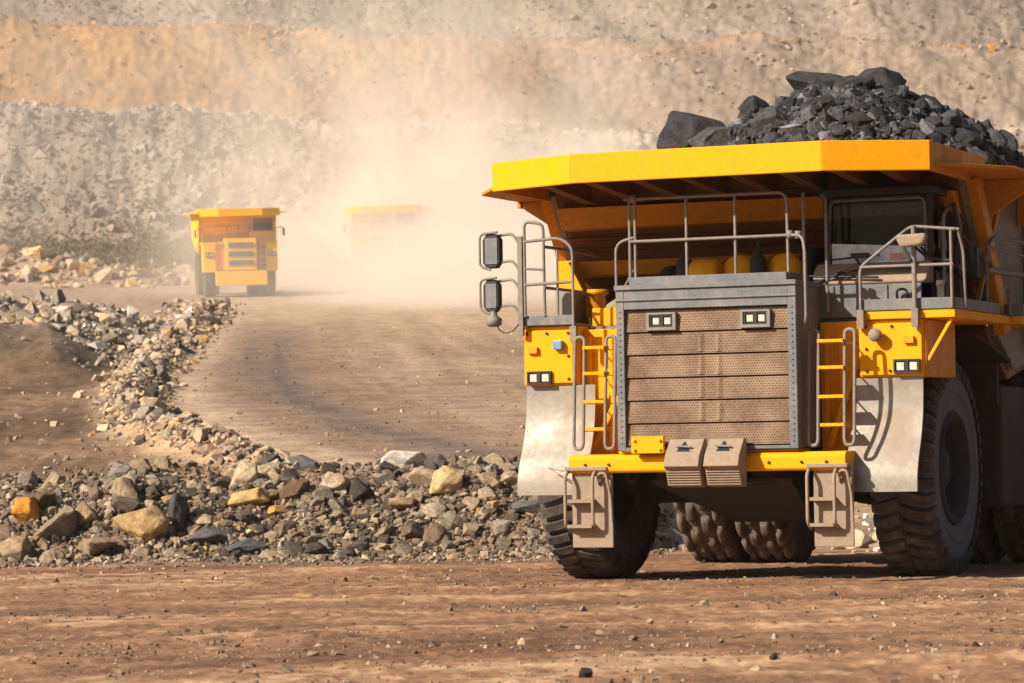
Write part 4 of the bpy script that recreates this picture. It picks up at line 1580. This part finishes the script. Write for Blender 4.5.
# ================================================================== THE LOAD OF BLACK ROCK
M_COAL = mat_rock('black_ore', False, sc=4.5, bump=.9, dist=.04, var=.5, rough=.55)
M_COALS = mat_rock('black_ore_fines', True, sc=7., bump=.9, dist=.03, var=.5, rough=.6)
rl = np.random.default_rng(33)
LX = np.array([-2.6, -1.9, -1.4, -1.0, -.7, -.2, .1, .8, 1.2, 1.6, 2.1, 2.6])
LZ = np.array([4.85, 5.0, 5.2, 5.45, 5.85, 6.05, 6.22, 6.25, 6.12, 5.92, 5.62, 5.15])


def heap_z(x, y):
    fall = np.clip(1 - ((y - 2.7) / 3.6) ** 2, 0, 1) * sstep(-.5, 1.1, y) ** .7
    return 4.6 + (np.interp(x, LX, LZ) - 4.6) * fall ** .6 + .08 * fbm(x * 1.7, y * 1.7, 1., 3)


gx_, gy_ = np.meshgrid(np.linspace(-2.58, 2.58, 70), np.linspace(-.35, 6.3, 80))
hx, hy = gx_.ravel(), gy_.ravel()
hz_ = heap_z(hx, hy)
ii = (np.arange(79)[:, None] * 70 + np.arange(69)[None, :]).ravel()
hf = np.stack([ii, ii + 1, ii + 71, ii + 70], 1)
hv = np.stack([hx, hy, hz_], 1)
# fines scattered over the heap surface, same object
n = 9000
fx, fy = rl.uniform(-2.5, 2.55, n), -.15 + 4.8 * rl.uniform(0, 1, n) ** 1.4
fs = np.clip(rl.lognormal(math.log(.06), .5, n), .02, .19)
base_c = np.array([.045, .046, .050])
fm = scatter('ore_fines', np.stack([fx, fy, heap_z(fx, fy) + .02], 1), fs, base_c * rl.lognormal(.25, .6, (n, 1)), M_COALS, 2, 9)
hm = np_mesh('ore_heap', hv, hf, M_COALS, np.full((len(hv), 3), .03), True)
bm = bmesh.new()
bm.from_mesh(hm)
bm.from_mesh(fm)
bm.to_mesh(hm)
bm.free()
heap = link('ore_fines', hm, None, TRUCK_LOC)
heap.rotation_euler = (0, 0, TRUCK_RZ)
tag(heap, 'fine black broken rock filling the gaps of the load in the dump body', 'ore', kind='stuff')
CTEMP = [np_mesh('ore_lump', *rock_shape(3, rl, 10, .10), M_COAL) for _ in range(16)]
MT = Matrix.Translation(TRUCK_LOC) @ Matrix.Rotation(TRUCK_RZ, 4, 'Z')


def lump(x, y, z, size, sq, rot, lab, grp=None, c=(.065, .066, .07)):
    o = bpy.data.objects.new('ore_lump', CTEMP[rl.integers(16)])
    COL.objects.link(o)
    p = MT @ V((x, y, z))
    o.location = p
    o.scale = (size * sq[0], size * sq[1], size * sq[2])
    o.rotation_euler = (rot[0], rot[1], rot[2] + TRUCK_RZ)
    o.color = (c[0], c[1], c[2], 1)
    tag(o, lab, 'rock', grp)
    return o


lump(-1.12, .75, 5.55, .50, (1.05, .8, .95), (.1, -.45, .2), 'big separate black block at the left end of the load', c=(.05, .05, .056))
lump(.22, 2.0, 6.32, .40, (1.3, .9, .62), (.1, .12, .1), 'smooth black boulder crowning the load', c=(.06, .062, .066))
lump(.98, 2.1, 6.30, .36, (1.3, .9, .65), (.1, -.1, .5), 'rough black block just right of the crowning boulder')
lump(-.55, 1.5, 5.98, .24, (1., .9, .9), (.3, .2, .9), 'black lump on the left shoulder of the load')
lump(1.15, 2.0, 6.05, .30, (1.3, 1., .7), (.2, .3, .2), 'black lump on the right shoulder of the load')
lump(2.52, .9, 5.10, .30, (1.1, 1.3, .55), (.1, .3, .3), 'flat grey-black slab at the right rim of the load', c=(.09, .09, .092))
lump(2.60, 1.9, 5.08, .27, (1.0, 1.3, .6), (.1, .4, .1), 'grey-black block behind the flat slab on the right rim', c=(.09, .09, .092))
cnt = 0
pl = []
while cnt < 170:
    x, y = rl.uniform(-1.9, 2.5), rl.uniform(.3, 3.6)
    s = float(np.clip(rl.lognormal(math.log(.13), .45), .07, .30))
    if any((x - a) ** 2 + (y - b) ** 2 < (.5 * (s + q)) ** 2 for a, b, q in pl):
        tries += 1
        if tries > 60000:
            break
        continue
    pl.append((x, y, s))
    lump(x, y, float(heap_z(x, y)) + s * .35, s, (rl.uniform(.9, 1.4), rl.uniform(.8, 1.2), rl.uniform(.6, 1.)), rl.uniform(-.6, .6, 3) * np.array([1, 1, 5]),
         'black broken lump within the heaped load of the big truck', 'lumps of black rock in the truck', c=np.array([.046, .047, .05]) * rl.lognormal(.5, .5))
    cnt += 1

# ================================================================== TRUCKS FARTHER UP THE ROAD
M_YFAR = mat_paint('far_yellow_paint', (.92, .49, .003), (.88, .46, .003), DUST, .1, spec=.15)


def far_truck(loc, rz, label, group):
    t = empty('haul_truck', loc, rz)
    tag(t, label, 'dump truck', group)
    mb = MB()
    mb.prism_z([(-2.75, -2.1), (-1.5, -2.6), (1.5, -2.6), (2.75, -2.1), (2.75, .6), (-2.75, .6)], 4.95, 5.05)
    mb.prism_z([(-2.75, -2.1), (-1.5, -2.6), (1.5, -2.6), (2.75, -2.1), (2.7, -2.0), (1.5, -2.5), (-1.5, -2.5), (-2.7, -2.0)], 4.62, 4.948)
    mb.hexa([(-2.6, .9, 3.2), (2.6, .9, 3.2), (2.6, 1.0, 3.2), (-2.6, 1.0, 3.2)], [(-2.6, -.3, 4.94), (2.6, -.3, 4.94), (2.6, -.2, 4.94), (-2.6, -.2, 4.94)])
    for s in (-1, 1):
        mb.prism_x([(-.33, 4.80), (.95, 3.10), (2.0, 2.55), (6.9, 3.3), (7.5, 4.84), (7.5, 4.94), (-.36, 4.94)], s * 2.61, s * 2.69)
        mb.box(s * 2.695, s * 3.3, -.8, 7.2, 4.78, 4.84)
    mb.prism_x([(.95, 3.10), (2.0, 2.55), (6.9, 3.3), (6.9, 3.2), (2.0, 2.42), (.9, 3.02)], -2.60, 2.60)
    mb.build('dump_body', M_YFAR, t, bevel=.02)
    mb = MB()
    mb.box(-.7, .7, -1.9, 7, 1.1, 1.75)
    mb.tube([(-2, 0, 1.3), (2, 0, 1.3)], .25)
    mb.tube([(-2, 4.95, 1.3), (2, 4.95, 1.3)], .4)
    mb.build('chassis', M_DARK, t)
    mb = MB()
    mb.box(-1.05, 1.05, -2.3, -.6, 1.55, 3.35)
    rd_ = mb.build('radiator', M_YFAR, t, bevel=.03)
    for z in (1.85, 2.35, 2.85):
        g = MB()
        for k in range(4):
            g.box(-.82, .82, -2.36, -2.305, z + k * .07, z + k * .07 + .05)
        g.box(-.85, .85, -2.315, -2.303, z - .02, z + .28)
        g.build('grille', M_GREY, rd_)
    mb = MB()
    mb.box(-1.75, 1.75, -2.35, -1.8, .68, 1.5)
    mb.build('bumper', M_YFAR, t, bevel=.03)
    for s in (-1, 1):
        mb = MB()
        mb.box(s * 1.7, s * 2.55, -1.75, -.3, 1.45, 3.05)
        mb.box(s * 1.06, s * 1.69, -1.6, -1.5, 1.52, 3.05)
        fe = mb.build('fender', M_YFAR, t, bevel=.03)
        lamp(fe, s * 2.15, -1.79, 2.45, .42, .22)
        mb = MB()
        for x in (s * 1.2, s * 1.6):
            mb.bar((x, -1.9, 1.5), (x, -1.9, 3.2), .05)
        for z in (1.8, 2.15, 2.5, 2.85):
            mb.bar((s * 1.2, -1.9, z), (s * 1.6, -1.9, z), .05)
        mb.build('ladder', M_TAN, t)
        mb = MB()
        mb.box(s * 2.95, s * 3.12, -1.6, -1.5, 3.45, 3.9)
        mr = mb.build('mirror', M_TAN, t, bevel=.03)
        mb = MB()
        mb.tube([(s * 2.95, -1.55, 3.95), (s * 2.5, -1.5, 3.9), (s * 2.5, -1.5, 3.1)], .03)
        mb.build('mirror_arm', M_PIPE, mr)
    mb = MB()
    mb.box(-2.6, 2.6, -1.75, .3, 3.06, 3.15)
    mb.build('deck', M_YFAR, t)
    mb = MB()
    mb.tube(fillet([(-2.5, -1.7, 3.15), (-2.5, -1.7, 4.1), (.6, -1.7, 4.1), (.6, -1.7, 3.15)], .1), .025)
    mb.tube([(-2.5, -1.7, 3.6), (.6, -1.7, 3.6)], .025)
    for x in (-1.7, -.9, -.1):
        mb.tube([(x, -1.7, 3.15), (x, -1.7, 4.1)], .025)
    mb.build('handrail', M_PIPE, t)
    mb = MB()
    mb.box(.85, 2.45, -1.3, .6, 3.16, 3.75)
    for x in (.85, 2.37):
        mb.box(x, x + .08, -1.3, -1.2, 3.751, 4.5)
        mb.box(x, x + .08, .5, .6, 3.751, 4.5)
    mb.box(.8, 2.5, -1.35, .65, 4.501, 4.6)
    cb = mb.build('cab', M_YFAR, t, bevel=.02)
    mb = MB()
    mb.box(.931, 2.369, -1.27, -1.25, 3.76, 4.49)
    mb.build('windshield', M_GLASS, cb)
    mb = MB()
    mb.box(.94, 2.36, .2, .45, 3.76, 4.49)
    mb.build('rear_panel', M_BLK, cb)
    for x, y, s in ((-2.07, 0, -1), (2.07, 0, 1), (-2.2, 4.95, -1), (-1.4, 4.95, 1), (1.4, 4.95, -1), (2.2, 4.95, 1)):
        w = empty('wheel', (x, y, 1.32))
        w.parent = t
        for nm, src in (('tyre', FAR_TYRE), ('rim', FAR_RIM[s])):
            q = bpy.data.objects.new(nm, src)
            COL.objects.link(q)
            q.parent = w
    return t


_q = tyre_mb(1.345, .74, 'front', 9)
_q[0].add(_q[1].v, _q[1].f)
_ft = _q[0].mesh('far_tyre')
_ft.materials.append(M_RUBD)
FAR_TYRE = _ft
FAR_RIM = {}
for s in (-1, 1):
    q = rim_mb(1.345, .74, s).mesh('far_rim')
    q.materials.append(M_RIM)
    FAR_RIM[s] = q


def on_road(x, y):
    return (x, y, float(H(x, y, False)))


t2 = far_truck(on_road(-15.65, 184), math.radians(9), 'yellow dump truck coming down the dusty road at left, grille with three grey bands', None)
t3 = far_truck(on_road(-7.7, 203), math.radians(-6), 'pale dump truck almost hidden inside the dust cloud', None)
for q in (t2, t3):
    q.scale = (.83, 1, 1)
    q.rotation_euler = (math.radians(4), -.02, q.rotation_euler[2])
for x, y in ():
    pass

# scrap beam on the upper bench, far right
bx_, by_ = 41.5, 288.
sb = empty('steel_beam', (bx_, by_, float(H(bx_, by_)) + .25), math.radians(8))
tag(sb, 'orange and grey steel beam lying on the upper bench at far right', 'beam')
mb = MB()
mb.box(-2.2, 0, -.3, .3, 0, .5)
mb.box(2.0, 2.5, -.35, .35, -.1, .6)
mb.build('painted_end', M_AMB, sb, bevel=.04)
mb = MB()
mb.box(.0, 2.0, -.25, .25, .0, .42)
mb.box(-.2, .25, -.3, .32, -.25, .25)
mb.build('steel_web', M_GREY, sb, bevel=.03)

# ================================================================== DUST AND HAZE
mb = MB()
mb.box(-70, 60, 140, 250, 4., 60.)
m = bpy.data.materials.new('road_dust')
m.use_nodes = True
nt = m.node_tree
nt.nodes.clear()
L = nt.links
out = nd(nt, 'ShaderNodeOutputMaterial')
pv = nd(nt, 'ShaderNodeVolumePrincipled')
pv.inputs['Color'].default_value = (.97, .925, .86, 1)
pv.inputs['Anisotropy'].default_value = .0
L.new(pv.outputs[0], out.inputs['Volume'])
tc = nd(nt, 'ShaderNodeTexCoord')
co = tc.outputs['Object']


def ell(c, rad):
    mp = nd(nt, 'ShaderNodeMapping', vector_type='TEXTURE')
    mp.inputs['Location'].default_value = c
    mp.inputs['Scale'].default_value = rad
    L.new(co, mp.inputs['Vector'])
    ln = nd(nt, 'ShaderNodeVectorMath', operation='LENGTH')
    L.new(mp.outputs[0], ln.inputs[0])
    return ramp(nt, ln.outputs['Value'], 0, 1, 1, 0)


def M2(op, a, b):
    q = nd(nt, 'ShaderNodeMath', operation=op)
    for i, k in enumerate((a, b)):
        if hasattr(k, 'links'):
            L.new(k, q.inputs[i])
        else:
            q.inputs[i].default_value = k
    return q.outputs[0]


PUFFS = [((-7., 204, 13.5), (12, 15, 8.5), .46), ((-6, 208, 18), (22, 18, 11), .11), ((5, 205, 15), (19, 18, 8.5), .16),
         ((-5, 218, 28), (26, 18, 15), .032), ((-12, 188, 11.), (17, 18, 6.0), .03), ((0, 168, 9.2), (15, 32, 6.5), .105), ((-24, 216, 26), (26, 18, 18), .017),
         ((-14, 174, 12.), (9, 9, 6.0), .018), ((-4, 194, 11.5), (11, 12, 5.0), .10)]
dens = None
for c, rad, k in PUFFS:
    q = M2('MULTIPLY', ell(c, rad), k)
    dens = q if dens is None else M2('ADD', dens, q)
nz = noise(nt, co, .13, 5, .62)
fac = ramp(nt, nz, .38, .62, .12, 1.9)
L.new(M2('ADD', M2('MULTIPLY', dens, fac), .0009), pv.inputs['Density'])
dust = mb.build('dust_cloud', m)
tag(dust, 'pale cloud of road dust thrown up by the trucks', 'dust', kind='stuff')
m.cycles.volume_step_rate = 1.0

mb = MB()
mb.box(-480, 480, -8, 426, -2.5, 82)
m = bpy.data.materials.new('haze')
m.use_nodes = True
nt = m.node_tree
nt.nodes.clear()
out = nd(nt, 'ShaderNodeOutputMaterial')
pv = nd(nt, 'ShaderNodeVolumePrincipled')
pv.inputs['Color'].default_value = (.96, .91, .84, 1)
pv.inputs['Density'].default_value = .00012
nt.links.new(pv.outputs[0], out.inputs['Volume'])
hz = mb.build('haze', m)
tag(hz, 'thin warm dust haze filling the pit', 'haze', kind='stuff')

# ================================================================== LIGHT, SKY, CAMERA
SUN_EL, SUN_PHI = math.radians(33), math.radians(60)       # phi: from behind the camera towards the left
sd = V((-math.sin(SUN_PHI) * math.cos(SUN_EL), -math.cos(SUN_PHI) * math.cos(SUN_EL), math.sin(SUN_EL)))
w = bpy.data.worlds.new('World')
S.world = w
w.use_nodes = True
nt = w.node_tree
sky = nd(nt, 'ShaderNodeTexSky')
sky.sky_type = 'NISHITA'
sky.sun_disc = False
sky.sun_elevation = SUN_EL
sky.sun_rotation = math.atan2(sd.x, sd.y)
sky.dust_density = 3.
sky.air_density = 1.
bg = nt.nodes['Background']
nt.links.new(sky.outputs[0], bg.inputs[0])
bg.inputs[1].default_value = .05
ld_ = bpy.data.lights.new('sun', 'SUN')
ld_.energy = 5.0
ld_.angle = math.radians(.5)
ld_.color = (1., .88, .72)
lo = bpy.data.objects.new('sun', ld_)
COL.objects.link(lo)
lo.rotation_euler = (-sd).to_track_quat('-Z', 'Y').to_euler()
lo.location = (-30, -20, 40)

cam = bpy.data.cameras.new('camera')
cam.sensor_width = 36
cam.lens = 3200 / 1024 * 36
cam.clip_start = .5
cam.clip_end = 2000
cam.dof.use_dof = True
cam.dof.focus_distance = 39.5
cam.dof.aperture_fstop = 3.6
co_ = bpy.data.objects.new('camera', cam)
COL.objects.link(co_)
co_.location = (0, 0, 1.6)
pitch = math.atan((452 - 341.5) / 3200)
co_.rotation_euler = (Matrix.Rotation(math.pi / 2 + pitch, 4, 'X') @ Matrix.Rotation(-.016, 4, 'Z')).to_euler()
S.camera = co_

S.render.engine = 'CYCLES'
S.cycles.use_denoising = True
S.cycles.max_bounces = 10
S.cycles.diffuse_bounces = 3
S.cycles.volume_bounces = 5
S.cycles.volume_max_steps = 256
S.cycles.use_adaptive_sampling = True
S.view_settings.view_transform = 'Standard'
S.view_settings.look = 'None'
S.view_settings.exposure = .56
S.view_settings.gamma = 1
